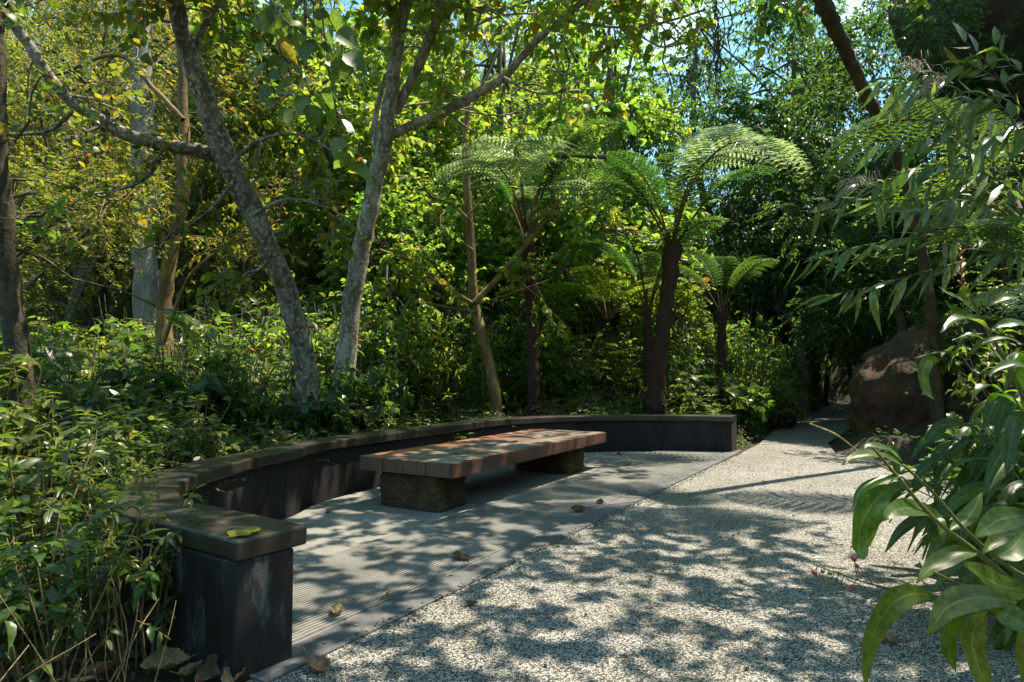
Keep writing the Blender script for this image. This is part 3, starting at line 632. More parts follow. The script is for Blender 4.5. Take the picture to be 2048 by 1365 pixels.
def tree_fern(label, pts, widths, D, n, L, seed, special=(), fr=None, crozier=False, ntip=2, group=None, name='tree_fern', bk='fern_trunk'):
    rng = np.random.default_rng(seed); fr = fr or FR; wd = MB()
    top = P(*pts[-1], D if not np.ndim(D) else D[-1]); b = P(*pts[0], D if not np.ndim(D) else D[0])
    base = A(b[0], b[1], gz(b[0], b[1]))
    t = thing(name, base, label, 'tree fern', group)
    s, r = trace(wd, pts, widths, D, sub=10, sides=14, rough=.10, ground=True)
    # ragged fibres and old frond stubs on the trunk
    for _ in range(110):
        i = rng.integers(0, len(s)); a = rng.uniform(0, 6.28); d = A(math.cos(a), math.sin(a), 0); q = s[i] + d * r[i] * .9
        tube(wd, [q, q + d * .02 + A(0, 0, .04), q + d * .035 + A(0, 0, .09)], [.006, .003], 3, rng=rng)
    ob('trunk', wd.mesh('trunk', M[bk]), t, tuple(-base))
    for i in range(n):
        v = fr[rng.integers(0, len(fr))]; az = i * 2 * math.pi / n + rng.uniform(-.25, .25)
        o = ob('frond', v, t, tuple(top - base + A(math.cos(az), math.sin(az), 0) * r[-1] * .5)); s_ = L * rng.uniform(.85, 1.12)
        o.scale = (s_,) * 3; o.rotation_euler = (rng.uniform(-.15, .15), -rng.uniform(-.12, .12), az)
    for (v, az, sc_, tl) in special:
        o = ob('frond', fr[v], t, tuple(top - base)); o.scale = (sc_,) * 3; o.rotation_euler = (0, tl, az)
    if crozier:
        m_ = MB(); sp = [A(0, 0, 0), A(-.02, 0, .12), A(-.045, 0, .24)]
        for k in range(16):
            a = k * .5; rr = .045 * (1 - k / 19); sp.append(A(-.045 - rr * math.cos(a) + .045 * 0, 0, .26 + rr * math.sin(a)) + A(.03, 0, 0))
        tube(m_, smooth_path(sp, 3), [.016, .012, .009], 7, rough=.05); ob('crozier', m_.mesh('crozier', M['petiole']), t, tuple(top - base + A(-.05, -.04, 0)))
    return t
tree_fern('dark-trunked tree fern behind the wall, middle of the photo', [(1066,800),(1065,700),(1063,600),(1055,478)], [22,22,24,29], 11.2, 8, 2.55, 1)
tree_fern('tallest tree fern behind the wall, with a coiled young frond and one frond with its sun sheen painted in pale', [(1312,790),(1322,690),(1336,580),(1346,492)], [30,29,30,34], 11.5, 5, 2.3, 22, special=[(5, -1.2, 3.1, -.05), (4, .5, 2.3, 0), (3, 2.9, 2.4, 0)], crozier=True)
tree_fern('short thin tree fern just left of the tallest one', [(1295,730),(1295,622)], [15, 16], 12.5, 5, 2.2, 5, fr=[FR[0], FR[3], FR[4]])
tree_fern('small dark tree fern above the right end of the wall', [(1443,715),(1443,622)], [16, 18], 13.0, 5, 1.6, 6, fr=[FR[0], FR[3], FR[4]])
tree_fern('high slanting tree fern whose crown leaves the top of the photo', [(1872,710),(1858,600),(1832,440),(1790,300),(1740,205),(1690,100),(1645,5)], [20,20,20,22,23,26,32], [9.6, 8.4, 7.2], 9, 1.7, 8, bk='bark_dark')
tree_fern('bright lime fern glowing between the two tree fern trunks', [(1215,680),(1215,640)], [12, 12], 13.0, 8, 1.5, 12, fr=FRL, name='lime_fern')
tree_fern('silvery tree fern reaching over the dark wood from the right', [(2200,560),(2150,400)], [24, 26], 6.6, 0, 1.5, 15, special=[(1, 3.0, 2.7, .22)])
tree_fern('small fern arching over the ginger leaves at the right edge', [(2200,760),(2190,690)], [14, 14], 3.4, 4, .75, 17, special=[(1, 2.75, 1.15, -.2), (1, 3.4, 1.0, -.25)], name='fern')
for i, (x, y, D, L) in enumerate([(1740,760,19,1.1), (1760,730,21,1.3), (1770,700,17,1.4), (1725,690,26,1.8), (1590,745,24,1.2)]):
    tree_fern('shaded fern on the bank beyond the bend of the path', [(x, y), (x, y - 14)], [8, 8], D, 8, L, 30 + i, group='shaded ferns beyond the bend', name='fern')

# ------------------------------------------------------------------ woodland trees behind (shared meshes)
def wood_variant(seed, leafm, size, tp, ntw, per, H=8.0, rad=2.3, lo=1.6, tw=.75, bark='twig', thin=1.0):
    rng = np.random.default_rng(seed); wd, lf = MB(), MB()
    b = rng.normal(size=2) * .5
    tp_ = smooth_path([A(0, 0, -.3), A(b[0] * .3, b[1] * .3, H * .25), A(b[0], b[1], H * .55), A(b[0] * .7, b[1] * 1.1, H * .85)], 5)
    tube(wd, tp_, [.13, .10, .07, .03], 8, rough=.04, rng=rng)
    clumps = []
    for k in range(16):
        i = rng.integers(5, len(tp_)); a = rng.uniform(0, 6.28); zz = rng.uniform(lo, H); rr = rad * math.sqrt(max(.12, 1 - ((zz - H * .55) / (H * .55)) ** 2)) * rng.uniform(.45, 1.0)
        e = A(math.cos(a) * rr + b[0] * .6, math.sin(a) * rr + b[1] * .6, zz); s0 = tp_[i]
        mid = (s0 + e) / 2 + A(0, 0, .3) + rng.normal(size=3) * .2
        br = smooth_path([s0, mid, e], 4); tube(wd, br, [.045 * thin, .03 * thin, .01 * thin], 5, rng=rng); clumps.append(e)
    clumps = np.array(clumps); r = rng.uniform(.55, 1.15, len(clumps))
    idx = rng.integers(0, len(clumps), ntw); d = norm(rng.normal(size=(ntw, 3))); st = clumps[idx] + d * (r[idx] * rng.uniform(.1, .9, ntw))[:, None]
    twigs(wd, lf, st, d + A(0, 0, .15), tw * .6, per, size, tp, .35, .006, rng=rng)
    return wd.mesh('trunk', M[bark]), lf.mesh('crown', M[leafm]), H
VAR = {
 'lime': [wood_variant(s, 'lime', .145, 'broad', 800, 8) for s in (1, 2, 3)],
 'olive': [wood_variant(s, 'olive', .085, 'small', 950, 11) for s in (4, 5)],
 'dark': [wood_variant(s, 'dark', .11, 'oval', 1900, 11, rad=2.5, thin=.5) for s in (6, 7)],
 'green': [wood_variant(s, 'green', .11, 'small', 800, 10) for s in (8, 9)],
}
def woodland(kind, px, pytop, D, k, label, group):
    q = P(px, pytop, D); z0 = gz(q[0], q[1]); tr_, cr, H = VAR[kind][k % len(VAR[kind])]
    t = thing({'lime': 'broadleaf_tree', 'olive': 'yellowing_tree', 'dark': 'evergreen_tree', 'green': 'bushy_tree'}[kind], (q[0], q[1], z0), label, 'tree', group)
    s = (q[2] - z0) / H; t.scale = (min(max(s, .8), 1.6), min(max(s, .8), 1.6), s); t.rotation_euler = (0, 0, k * 1.9 + px * .01)
    ob('trunk', tr_, t); ob('crown', cr, t)
LL = ('lime-leaved broadleaf tree glowing in the sunlit wood behind the curved wall', 'lime broadleaf trees behind the wall')
OL = ('yellowing small-leaved tree in the wood on the left', 'yellowing trees on the left')
DL = ('dense dark evergreen standing in the shade above the path', 'dark evergreens above the path')
GL = ('mid-green bushy tree on the slope at the back of the wood', 'bushy trees on the back slope')
wl = []
for i, (x, y, D) in enumerate([(1230,190,18), (1310,430,19), (740,-60,17), (1010,-90,19), (560,-60,16)]): woodland('lime', x, y, D, i, *LL)
for i, (x, y, D) in enumerate([(60,280,9.5), (140,0,13), (330,-60,15), (-60,-60,13), (470,120,15)]): woodland('olive', x, y, D, i, *OL)
def sapling(kind, x, y, h, k, label, group):
    z0 = gz(x, y); tr_, cr, H = VAR[kind][k % len(VAR[kind])]
    t = thing('hillside_tree', (x, y, z0), label, 'tree', group); s = h / H; t.scale = (s * 1.15, s * 1.15, s); t.rotation_euler = (0, 0, k * 2.1)
    ob('trunk', tr_, t); ob('crown', cr, t)
rs = np.random.default_rng(90); kk_ = 0; yy_ = 13.6
while yy_ < 40:
    xx_ = -.86 * yy_
    while xx_ < .24 * yy_ + (1 if yy_ < 22 else 0):
        x, y = xx_ + rs.normal() * .5, yy_ + rs.normal() * .5
        f_ = x / y
        if not (inside(gravel_poly, A(x), A(y))[0] or dist(gravel_poly, A(x), A(y))[0] < 1.8):
            if f_ < -.32: kd = 'olive' if rs.random() < .62 else 'green'
            else: kd = 'lime' if rs.random() < .72 else 'green'
            h_ = rs.uniform(2.6, 4.4) * (1 + max(0, y - 20) * .03)
            if f_ > .17: h_ = min(h_, 3.2)
            sapling(kd, x, y, h_, kk_, 'small sunlit tree on the wooded slope rising behind the garden', 'small trees on the slope'); kk_ += 1
        xx_ += rs.uniform(1.7, 2.7) * (1 + max(0, yy_ - 20) * .03)
    yy_ += 1.9 * (1 + max(0, yy_ - 20) * .03)
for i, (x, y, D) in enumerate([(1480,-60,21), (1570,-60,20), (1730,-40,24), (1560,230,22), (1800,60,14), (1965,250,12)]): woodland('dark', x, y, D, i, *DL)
for i, (x, y, D) in enumerate([(1190,-60,15.5)]): woodland('lime', x, y, D, i + 1, *LL)
for i, (x, y, D) in enumerate([(40,-120,19), (200,-130,20), (-120,-60,17), (360,-120,21), (120,100,17)]): woodland('olive', x, y, D, i, *OL)
for i, (x, y, D) in enumerate([(-100,-100,34), (150,-80,36), (420,-60,36), (680,-60,38), (930,-40,38), (1150,60,38), (1330,330,30), (1420,380,30), (1500,400,27), (1600,330,29), (1700,300,27), (1560,200,31), (1640,450,25), (1760,350,24), (1915,330,14.5), (1880,450,15), (2010,340,10.5), (1660,560,30), (1620,120,26), (1740,150,24), (1850,100,24), (2000,150,20)]): woodland('green', x, y, D, i, *GL)

# ------------------------------------------------------------------ shrubs
def bush_variant(seed, leafm, size, tp, nst, per, H=1.0, rad=.55, tw=.22):
    rng = np.random.default_rng(seed); wd, lf = MB(), MB(); st, dd = [], []
    for _ in range(nst):
        a = rng.uniform(0, 6.28); r = rad * math.sqrt(rng.random()); e = A(math.cos(a) * r, math.sin(a) * r, H * rng.uniform(.55, 1.0) * (1 - .35 * (r / rad) ** 2))
        b = A(math.cos(a), math.sin(a), 0) * r * .35; b[2] = -.1
        q = smooth_path([b, (b + e) / 2 + rng.normal(size=3) * .05 * H, e], 3); tube(wd, q, [.007, .003], 4, rng=rng, cap=False)
        for t_ in rng.uniform(.35, 1, 4):
            st.append(q[int(t_ * (len(q) - 1))]); dd.append(norm(rng.normal(size=3) * .8 + A(math.cos(a) * .4, math.sin(a) * .4, .5)))
    twigs(wd, lf, np.array(st), np.array(dd), tw, per, size, tp, .25, .0025, rng=rng)
    return wd.mesh('stems', M['twig']), lf.mesh('foliage', M[leafm])
BV = {'bush': [bush_variant(s, 'bush', .055, 'oval', 34, 7) for s in (1, 2, 3)], 'green': [bush_variant(s, 'green', .075, 'oval', 26, 6) for s in (4, 5)],
      'dark': [bush_variant(s, 'dark', .11, 'broad', 26, 6) for s in (6, 7)], 'lime': [bush_variant(s, 'lime', .075, 'small', 40, 7) for s in (8, 9)]}
def shrub(kind, x, y, h, wdt, k, label, group, name='shrub', cat='shrub'):
    z0 = gz(x, y); s_, f_ = BV[kind][k % len(BV[kind])]; t = thing(name, (x, y, z0), label, cat, group)
    t.scale = (wdt, wdt, h); t.rotation_euler = (0, 0, k * 2.4); ob('stems', s_, t); ob('foliage', f_, t)
out = offs(wcurve, OUTS * .75)
k = 0
for off_, hgt, step in ((.62, .42, 5), (1.25, .65, 5), (2.1, .95, 6), (3.2, 1.3, 7), (4.6, 1.7, 8)):
    oc = offs(wcurve, OUTS * off_)
    for i in range(14, len(oc), step):
        x, y = oc[i] + R.normal(size=2) * .15
        if y < 4.0 or (x > 3.2 and y < 11): continue
        kind = 'bush' if R.random() < .68 else ('green' if R.random() < .6 else 'lime')
        shrub(kind, x, y, hgt * R.uniform(.75, 1.3), .8 + .25 * off_ * R.uniform(.6, 1.1), k, 'leafy understorey shrub in the planting right behind the curved wall', 'understorey shrubs behind the wall', 'understorey_shrub'); k += 1
for i, (px, py, D, wd_) in enumerate([(1470,600,13.8,1.7), (1510,640,14.2,1.5), (1545,700,14.8,1.3), (1575,765,15.8,.9), (1430,590,15.5,2.0), (1510,590,17,1.7), (1560,670,18,1.3), (1595,740,20,1.2), (1150,640,13.0,1.6), (1240,650,13.3,1.7), (1360,640,13.2,1.6), (1400,620,14,1.8), (1290,610,14.6,2.0), (1090,640,13.6,1.7)]):
    q = P(px, 745, D); shrub('lime', q[0], q[1], (P(px, py, D)[2] - gz(q[0], q[1])), wd_, i, 'bright green bush massed between the tree ferns and the left side of the path', 'bright bushes by the tree ferns', 'bright_bush')
for i, (px, py, D, wd_) in enumerate([(640,690,8.3,1.0), (705,700,8.6,1.0), (590,750,8.0,.8), (770,660,8.8,.6), (690,780,8.2,.7)]):
    q = P(px, 745, D); shrub('dark', q[0], q[1], (P(px, py, D)[2] - gz(q[0], q[1])), wd_, i, 'dark big-leaved shrub at the feet of the leaning and forked trees', 'dark big-leaved shrubs', 'big_leaved_shrub')
for i, (px, py, D, wd_) in enumerate([(1400,710,12,1.5), (1470,740,12.3,1.1), (1370,730,12.6,1.4)]):
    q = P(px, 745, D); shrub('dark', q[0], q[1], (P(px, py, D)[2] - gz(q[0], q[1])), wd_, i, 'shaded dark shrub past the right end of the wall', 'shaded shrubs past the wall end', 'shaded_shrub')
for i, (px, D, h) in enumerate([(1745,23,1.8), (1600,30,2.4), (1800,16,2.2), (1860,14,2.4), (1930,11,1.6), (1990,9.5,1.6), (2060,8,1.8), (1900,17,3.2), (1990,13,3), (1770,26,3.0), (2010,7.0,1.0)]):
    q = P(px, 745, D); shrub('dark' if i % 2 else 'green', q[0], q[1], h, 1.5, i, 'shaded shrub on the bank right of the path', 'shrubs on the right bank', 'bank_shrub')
for i in range(60):
    x = R.uniform(-11, 4.5); y = R.uniform(10.5, 20)
    if inside(gravel_poly, A(x), A(y))[0] or dist(gravel_poly, A(x), A(y))[0] < 1.6 or dist(wcurve, A(x), A(y))[0] < 1.9: continue
    kind = ['bush', 'lime', 'green', 'lime'][i % 4]
    shrub(kind, x, y, R.uniform(1.5, 2.8), R.uniform(1.6, 2.6), i, 'taller wild shrub filling the wood deep behind the wall', 'tall shrubs deep in the wood', 'tall_shrub')
for i in range(26):
    x = R.uniform(-8, -2.6); y = R.uniform(5.2, 10.5)
    if dist(wcurve, A(x), A(y))[0] < 1.4: continue
    shrub(['green', 'dark', 'bush'][i % 3], x, y, R.uniform(.9, 1.8), R.uniform(1.2, 1.9), i, 'shaded wild shrub under the trees on the left', 'shaded shrubs on the left', 'woodland_shrub')
# left foreground bushes
def fg_variant(seed):
    rng = np.random.default_rng(seed); wd, lf = MB(), MB(); st, dd = [], []
    for _ in range(20):
        a = rng.uniform(0, 6.28); r = .42 * math.sqrt(rng.random()); e = A(math.cos(a) * r, math.sin(a) * r, rng.uniform(.55, 1.0)); b = A(math.cos(a) * r * .4, math.sin(a) * r * .4, -.05)
        q = smooth_path([b, b * .6 + e * .4 + rng.normal(size=3) * .05, e], 4); tube(wd, q, [.006, .0028], 5, rng=rng, cap=False)
        for t_ in rng.uniform(.68, 1, 4): st.append(q[int(t_ * (len(q) - 1))]); dd.append(norm(rng.normal(size=3) + A(0, 0, .5)))
        st.append(q[-1]); dd.append(A(0, 0, 1) + rng.normal(size=3) * .3)
    twigs(wd, lf, np.array(st), np.array(dd), .13, 6, .088, TPF, .2, .002, rng=rng)
    return wd.mesh('stems', M['dry']), lf.mesh('foliage', M['bush'])
TPF = template([(0, .02), (.15, .13), (.4, .21), (.65, .17), (.85, .08), (1, .005)], .3, .35)
BV['front'] = [fg_variant(s) for s in (21, 22, 23)]
for i, (x, y, h, wd_) in enumerate([(-1.75, 2.55, .72, .85), (-2.2, 2.7, .85, 1), (-2.2, 2.2, .7, .8), (-2.5, 3.2, .95, 1.1), (-3.1, 3.6, 1.0, 1.2), (-3.6, 4.3, 1.1, 1.2), (-2.85, 2.6, .9, 1.1), (-3.0, 4.6, .85, 1.1), (-2.75, 5.4, .7, 1.0), (-4.2, 4.9, 1.2, 1.3), (-3.5, 5.8, .9, 1.2), (-2.35, 3.9, .62, .7), (-4.6, 6.0, 1.2, 1.3), (-2.3, 6.4, .5, .8), (-2.6, 4.6, .62, .7), (-1.6, 2.85, .72, .6), (-2.12, 3.2, .78, .65), (-2.5, 4.1, .72, .6)]):
    shrub('front', x, y, h, wd_, i, 'leafy bush with bare lower stems in the bed left of the wall', 'leafy bushes in the left foreground', 'garden_bush')

# ------------------------------------------------------------------ ginger plants (right foreground)
def strap(mb, path3, width, up=A(0, 0, 1), fold=.25, mi=0):
    """a leaf blade swept along a 3-D midrib"""
    p = smooth_path(path3, 5); n = len(p); T = norm(np.gradient(p, axis=0)); t = np.linspace(0, 1, n)
    wv = width * .5 * np.clip(np.sin(np.pi * np.clip(t, 0, 1) ** .85) ** .9, .02, 1); X = norm(np.cross(T, up)); N = np.cross(X, T)
    wave = .05 * width * np.sin(t * 14)
    V = []; UV = []
    for j, s in enumerate((-1, -.5, 0, .5, 1)):
        V.append(p + X * (s * wv)[:, None] + N * (fold * abs(s) * wv + abs(s) * wave * (1 if s > 0 else -1))[:, None]); UV.append(np.c_[np.full(n, s * .26), t])
    V = np.stack(V, 1).reshape(-1, 3); UV = np.stack(UV, 1).reshape(-1, 2)
    Q = [(i * 5 + j, i * 5 + j + 1, i * 5 + j + 6, i * 5 + j + 5) for i in range(n - 1) for j in range(4)]
    mb.add(V, Q, mi, True, UV)
def px_leaf(t, base, pts, D, wpx, up=(0, 0, 1), fold=.25):
    m_ = MB(); n = len(pts); Ds = np.interp(np.linspace(0, 1, n), np.linspace(0, 1, len(D)), D) if np.ndim(D) else np.full(n, D)
    p = [P(x, y, d) - base for (x, y), d in zip(pts, Ds)]; strap(m_, p, wpx * float(np.mean(Ds)) / F * .9, A(*up), fold)
    return ob('leaf', m_.mesh('leaf', M['ginger']), t)
def px_stem(t, base, pts, wpx, D, name='stem', mat='stem'):
    m_ = MB(); n = len(pts); Ds = np.interp(np.linspace(0, 1, n), np.linspace(0, 1, len(D)), D) if np.ndim(D) else np.full(n, D)
    p = smooth_path([P(x, y, d) - base for (x, y), d in zip(pts, Ds)], 5); tube(m_, p, [w_ / 2 * Ds[0] / F for w_ in wpx], 7); return ob(name, m_.mesh(name, M[mat]), t)
b = A(2.35, 1.75, gz(2.35, 1.75)); b[2] = max(b[2], 0)
g1 = thing('ginger_plant', b, 'nearest ginger plant with large drooping glossy leaves and a spray of red berries', 'plant')
px_stem(g1, b, [(2330,1560),(2180,1330),(2048,1190),(1960,1110),(1870,1040),(1800,960),(1745,895)], [16, 12, 8, 5], [1.75, 1.7, 1.7])
px_stem(g1, b, [(2260,1500),(2150,1230),(2010,1130),(1930,1060),(1870,990),(1806,930)], [12, 8, 5], [1.8, 1.75])
px_stem(g1, b, [(2300,1560),(2200,1380),(2048,1235),(1960,1190),(1868,1145)], [12, 8, 5], [1.6, 1.5])
for pts, D, w_, up, fo in [
    ([(1792,972),(1752,1000),(1722,1050),(1718,1100),(1727,1121)], [1.7, 1.6], 66, (.5, -.7, .5), .15),
    ([(1809,950),(1760,962),(1722,985),(1706,1014)], [1.7, 1.68], 26, (-.2, -.4, 1), .3),
    ([(1885,1033),(1840,1018),(1795,1020),(1763,1043)], [1.75, 1.62], 46, (0, -.75, .7), .2),
    ([(1804,930),(1760,912),(1715,915),(1684,931)], [1.75, 1.7], 34, (0, -.5, 1), .3),
    ([(1806,925),(1780,902),(1745,893),(1725,897)], [1.8, 1.78], 26, (0, -.5, 1), .3),
    ([(1957,1102),(1915,1108),(1870,1130),(1832,1167)], [1.7, 1.65], 44, (-.2, -.6, .8), .2),
    ([(2060,1180),(2010,1175),(1960,1150),(1926,1126)], [1.7, 1.55], 64, (.2, -.8, .6), .15),
    ([(1870,1192),(1815,1190),(1770,1225),(1738,1290),(1728,1400)], [1.5, 1.42], 54, (.3, -.8, .4), .15),
    ([(2035,1205),(1960,1195),(1895,1215),(1854,1274)], [1.5, 1.45], 60, (0, -.7, .7), .2),
    ([(1930,1184),(1905,1230),(1895,1290),(1913,1350)], [1.5, 1.45], 48, (.2, -1, .3), .15),
    ([(1975,1222),(1945,1270),(1955,1330),(1988,1400)], [1.45, 1.4], 66, (.2, -1, .3), .15),
    ([(1975,1215),(2030,1240),(2090,1290)], [1.5, 1.45], 60, (0, -.8, .6), .2),
    ([(2030,1067),(2000,1075),(1964,1108)], [1.8, 1.75], 34, (0, -.6, .8), .25),
    ([(2060,1030),(2000,1040),(1947,1077)], [1.75, 1.7], 54, (0, -.8, .6), .2),
    ([(1870,1030),(1882,1050),(1885,1085)], [1.8, 1.75], 24, (0, -1, .3), .2),
    ([(1900,1062),(1940,1030),(1965,985)], [1.85, 1.9], 34, (-.4, -.6, .6), .25),
    ([(1985,1120),(2030,1090),(2080,1020)], [1.8, 1.85], 60, (-.4, -.7, .6), .2),
    ([(2090,1240),(2060,1290),(2050,1380)], [1.5, 1.45], 60, (-.3, -1, .3), .2)]:
    px_leaf(g1, b, pts, D, w_, up, fo)
sp = px_stem(g1, b, [(1895,1205),(1800,1182),(1740,1168),(1690,1152),(1645,1136),(1612,1122)], [5, 3, 2], [1.5, 1.5], 'berry_spray')
def ball(par, q, r, mat, name='berry'):
    import bmesh
    bm = bmesh.new(); bmesh.ops.create_icosphere(bm, subdivisions=2, radius=r)
    for f in bm.faces: f.smooth = True
    for v in bm.verts:
        if v.co.z > r * .8: v.co.z = r * .8
        v.co.z *= 1.08
    me = bpy.data.meshes.new(name); bm.to_mesh(me); bm.free(); me.materials.append(mat); return ob(name, me, par, tuple(q))
tw_ = MB()
for (x, y, rd) in [(1708,1118,1), (1714,1132,.7), (1629,1146,1), (1706,1176,1), (1660,1147,2), (1677,1146,2), (1662,1166,2), (1682,1168,2), (1673,1160,2), (1645,1143,2)]:
    rr = (5.2 if rd == 1 else 4.2) * 1.5 / F; ball(sp, P(x, y, 1.5) - b, rr, M['berry_red' if rd <= 1 else 'berry_green'])
    ax = min(max(x + 4, 1620), 1740); tube(tw_, [P(x, y, 1.5) - b, P(ax + 3, 1127 + (ax - 1620) * .33, 1.5) - b], [.0012, .0012], 4, cap=False)
tube(tw_, [P(1745, 1169, 1.5) - b, P(1733, 1150, 1.5) - b, P(1712, 1130, 1.5) - b], [.0014, .001], 4)
ob('berry_stalk', tw_.mesh('berry_stalk', M['stem']), sp)
px_stem(g1, b, [(1820,965),(1760,930),(1720,905),(1680,875),(1655,862),(1620,848)], [4, 3, 3, 5, 3], [1.75, 1.75], 'dry_flower_stalk', 'dry')
# second plant: upright stem with bud
b = A(2.55, 2.5, max(0, gz(2.55, 2.5)))
g2 = thing('ginger_plant', b, 'upright ginger plant with lime leaves and a knobbly brown flower bud on top', 'plant')
px_stem(g2, b, [(2160,1200),(2090,900),(2040,780),(1998,700),(1982,670),(1963,641),(1948,605),(1932,570),(1922,540),(1924,520)], [10, 8, 6, 4, 3], [2.4, 2.35])
for pts, D, w_, up, fo in [
    ([(1948,612),(1930,600),(1928,580),(1936,566)], 2.33, 34, (.4, -1, .3), .1), ([(1953,625),(1920,600),(1895,588),(1877,573)], 2.35, 22, (0, -.6, 1), .3),
    ([(1964,643),(1935,632),(1905,620),(1890,600)], 2.35, 26, (.3, -1, .5), .2), ([(1980,661),(1950,642),(1915,638),(1880,666)], [2.35, 2.25], 34, (0, -.4, 1), .3),
    ([(1970,668),(1935,672),(1904,681)], 2.35, 12, (0, -.2, 1), .3), ([(2058,650),(2020,646),(1982,658)], 2.3, 26, (0, -.7, .7), .2),
    ([(2038,594),(2000,596),(1969,615)], 2.4, 22, (0, -.8, .7), .2), ([(1999,712),(1940,708),(1880,706),(1827,717)], [2.35, 2.2], 16, (0, -.25, 1), .3),
    ([(1880,722),(1858,722),(1846,745),(1852,780),(1868,800)], [2.2, 2.15], 30, (.1, -1, .2), .1), ([(1840,742),(1825,735),(1813,731)], 2.2, 16, (0, -.8, .7), .2),
    ([(2048,690),(2010,678),(1960,690),(1930,720)], 2.3, 20, (0, -.5, 1), .25), ([(2060,735),(2020,730),(1975,750)], 2.3, 30, (0, -.6, .8), .25)]:
    px_leaf(g2, b, pts, D, w_, up, fo)
bd = MB(); bc = P(1923, 535, 2.35) - b
for kk in range(14):
    a = kk * 2.2; z = -.07 + kk * .011; tube(bd, [bc + A(0, 0, z), bc + A(math.cos(a) * .014, math.sin(a) * .014, z + .012)], [.004, .006, .003], 5)
ob('flower_bud', bd.mesh('flower_bud', M['bud']), g2)
def ginger(x, y, h, seed, label, lean=(-.35, -.1), n=13, L=.33, group=None, z=None):
    rng = np.random.default_rng(seed); z0 = gz(x, y) if z is None else z; t = thing('ginger_plant', (x, y, z0), label, 'plant', group)
    for s_ in range(4):
        ln = A(lean[0] + rng.normal() * .3, lean[1] + rng.normal() * .3); tip = A(ln[0] * h, ln[1] * h, h * rng.uniform(.75, 1.1)); b0 = A(rng.normal() * .1, rng.normal() * .1, -.05)
        q = smooth_path([b0, b0 * .5 + tip * A(.3, .3, .55), tip], 8); m_ = MB(); tube(m_, q, [.008, .006, .003], 6); ob('stem', m_.mesh('stem', M['stem']), t)
        lm = MB(); m = n
        for i in range(m):
            tt = .3 + .7 * i / (m - 1); p0 = q[int(tt * (len(q) - 1))]; d = norm(q[-1] - q[-4]); sd = norm(np.cross(d, A(0, -1, .3))) * (1 if i % 2 else -1)
            dr = norm(d * .55 + sd * .85 + rng.normal(size=3) * .25); l = L * rng.uniform(.7, 1.15)
            strap(lm, [p0, p0 + dr * l * .4 + A(0, 0, .02), p0 + dr * l * .75 - A(0, 0, .2 * l * .6), p0 + dr * l - A(0, 0, .45 * l)], l * rng.uniform(.17, .24), A(rng.normal() * .3, rng.normal() * .3 - .3, 1), .25)
        ob('foliage', lm.mesh('foliage', M['ginger']), t)
GLb = ('leafy ginger plant massed between the boulder and the right edge', 'massed ginger plants on the right')
for i, (px, D, h) in enumerate([(2060,3.3,.95), (2140,2.9,1.15), (2030,4.2,.95), (2110,3.9,1.25), (2060,5.0,1.1), (2040,3.6,.7), (2150,3.2,.9), (1990,5.2,.7), (2130,4.8,1.4), (2090,3.0,.75), (2000,4.0,.6)]):
    q = P(px, 745, D); ginger(q[0], q[1], h, 50 + i, GLb[0], lean=(-.2, -.05), group=GLb[1], z=max(0, gz(q[0], q[1])) * .6)

# ------------------------------------------------------------------ bamboo grass on the right
bb = A(4.1, 4.6, gz(4.1, 4.6)); bam = thing('bamboo_grass', bb, 'tall arching bamboo-like grass with silvery leaves and dry plumes at the right', 'grass clump')
rng = np.random.default_rng(77)
def culm(pts, D, w_, lo, nl, size, dry=False):
    m_ = MB(); n = len(pts); Ds = np.interp(np.linspace(0, 1, n), np.linspace(0, 1, len(D)), D)
    q = smooth_path([P(x, y, d) - bb for (x, y), d in zip(pts, Ds)], 8); tube(m_, q, [w_ / 2 * D[0] / F, .0012], 5)
    c = ob('culm', m_.mesh('culm', M['dry' if dry else 'stem']), bam)
    if nl:
        lm = MB(); ts = np.linspace(lo, 1, nl); idx = (ts * (len(q) - 1)).astype(int); pos = q[idx]; T = norm(np.gradient(q, axis=0))[idx]
        sd = norm(np.cross(T, A(0, 0, 1))); sg = np.where(np.arange(nl) % 2, 1, -1)[:, None]
        hang = rng.uniform(0, 1, (nl, 1)) > .35
        y = T * .8 + sd * sg * .35 + np.where(hang, A(0, 0, -1.1)[None], A(0, 0, -.1)[None]) + rng.normal(size=(nl, 3)) * .25
        leaves(lm, pos, y, A(0, -.7, 1) + rng.normal(size=(nl, 3)) * .5, size * rng.uniform(.7, 1.25, nl), TPB, rng=rng)
        ob('foliage', lm.mesh('foliage', M['bamboo']), c)
TPB = template([(0, .012), (.12, .055), (.3, .085), (.5, .082), (.7, .055), (.88, .022), (1, .003)], .25, .35)
cl = [([(2250,900),(2150,600),(2000,420),(1800,400),(1640,405)], [4.3, 3.9]), ([(2250,850),(2150,560),(1980,480),(1800,480),(1600,520)], [4.2, 3.8]), ([(2200,900),(2080,560),(1960,330),(1850,190),(1750,160)], [4.2, 3.9]),
      ([(2200,900),(2100,500),(1990,260),(1900,170),(1830,130)], [4.5, 4.2]), ([(2250,850),(2120,520),(2000,340),(1880,280),(1720,290)], [4.4, 4.0]), ([(2250,850),(2140,540),(2020,380),(1900,330),(1780,350)], [4.1, 3.8]),
      ([(2250,850),(2180,500),(2080,280),(1990,220),(1900,230)], [4.1, 3.7]), ([(2250,900),(2150,620),(2020,510),(1900,530),(1760,570),(1660,590)], [4.1, 3.8]), ([(2250,850),(2150,560),(2030,440),(1920,400),(1830,420)], [4.0, 3.7]),
      ([(2250,850),(2180,520),(2100,330),(2040,260),(1970,280)], [3.9, 3.6]), ([(2250,850),(2130,540),(1990,400),(1850,360),(1700,370)], [4.3, 4.0])]
for i, (pts, D) in enumerate(cl): culm(pts, D, 5, .42, 26, .21)
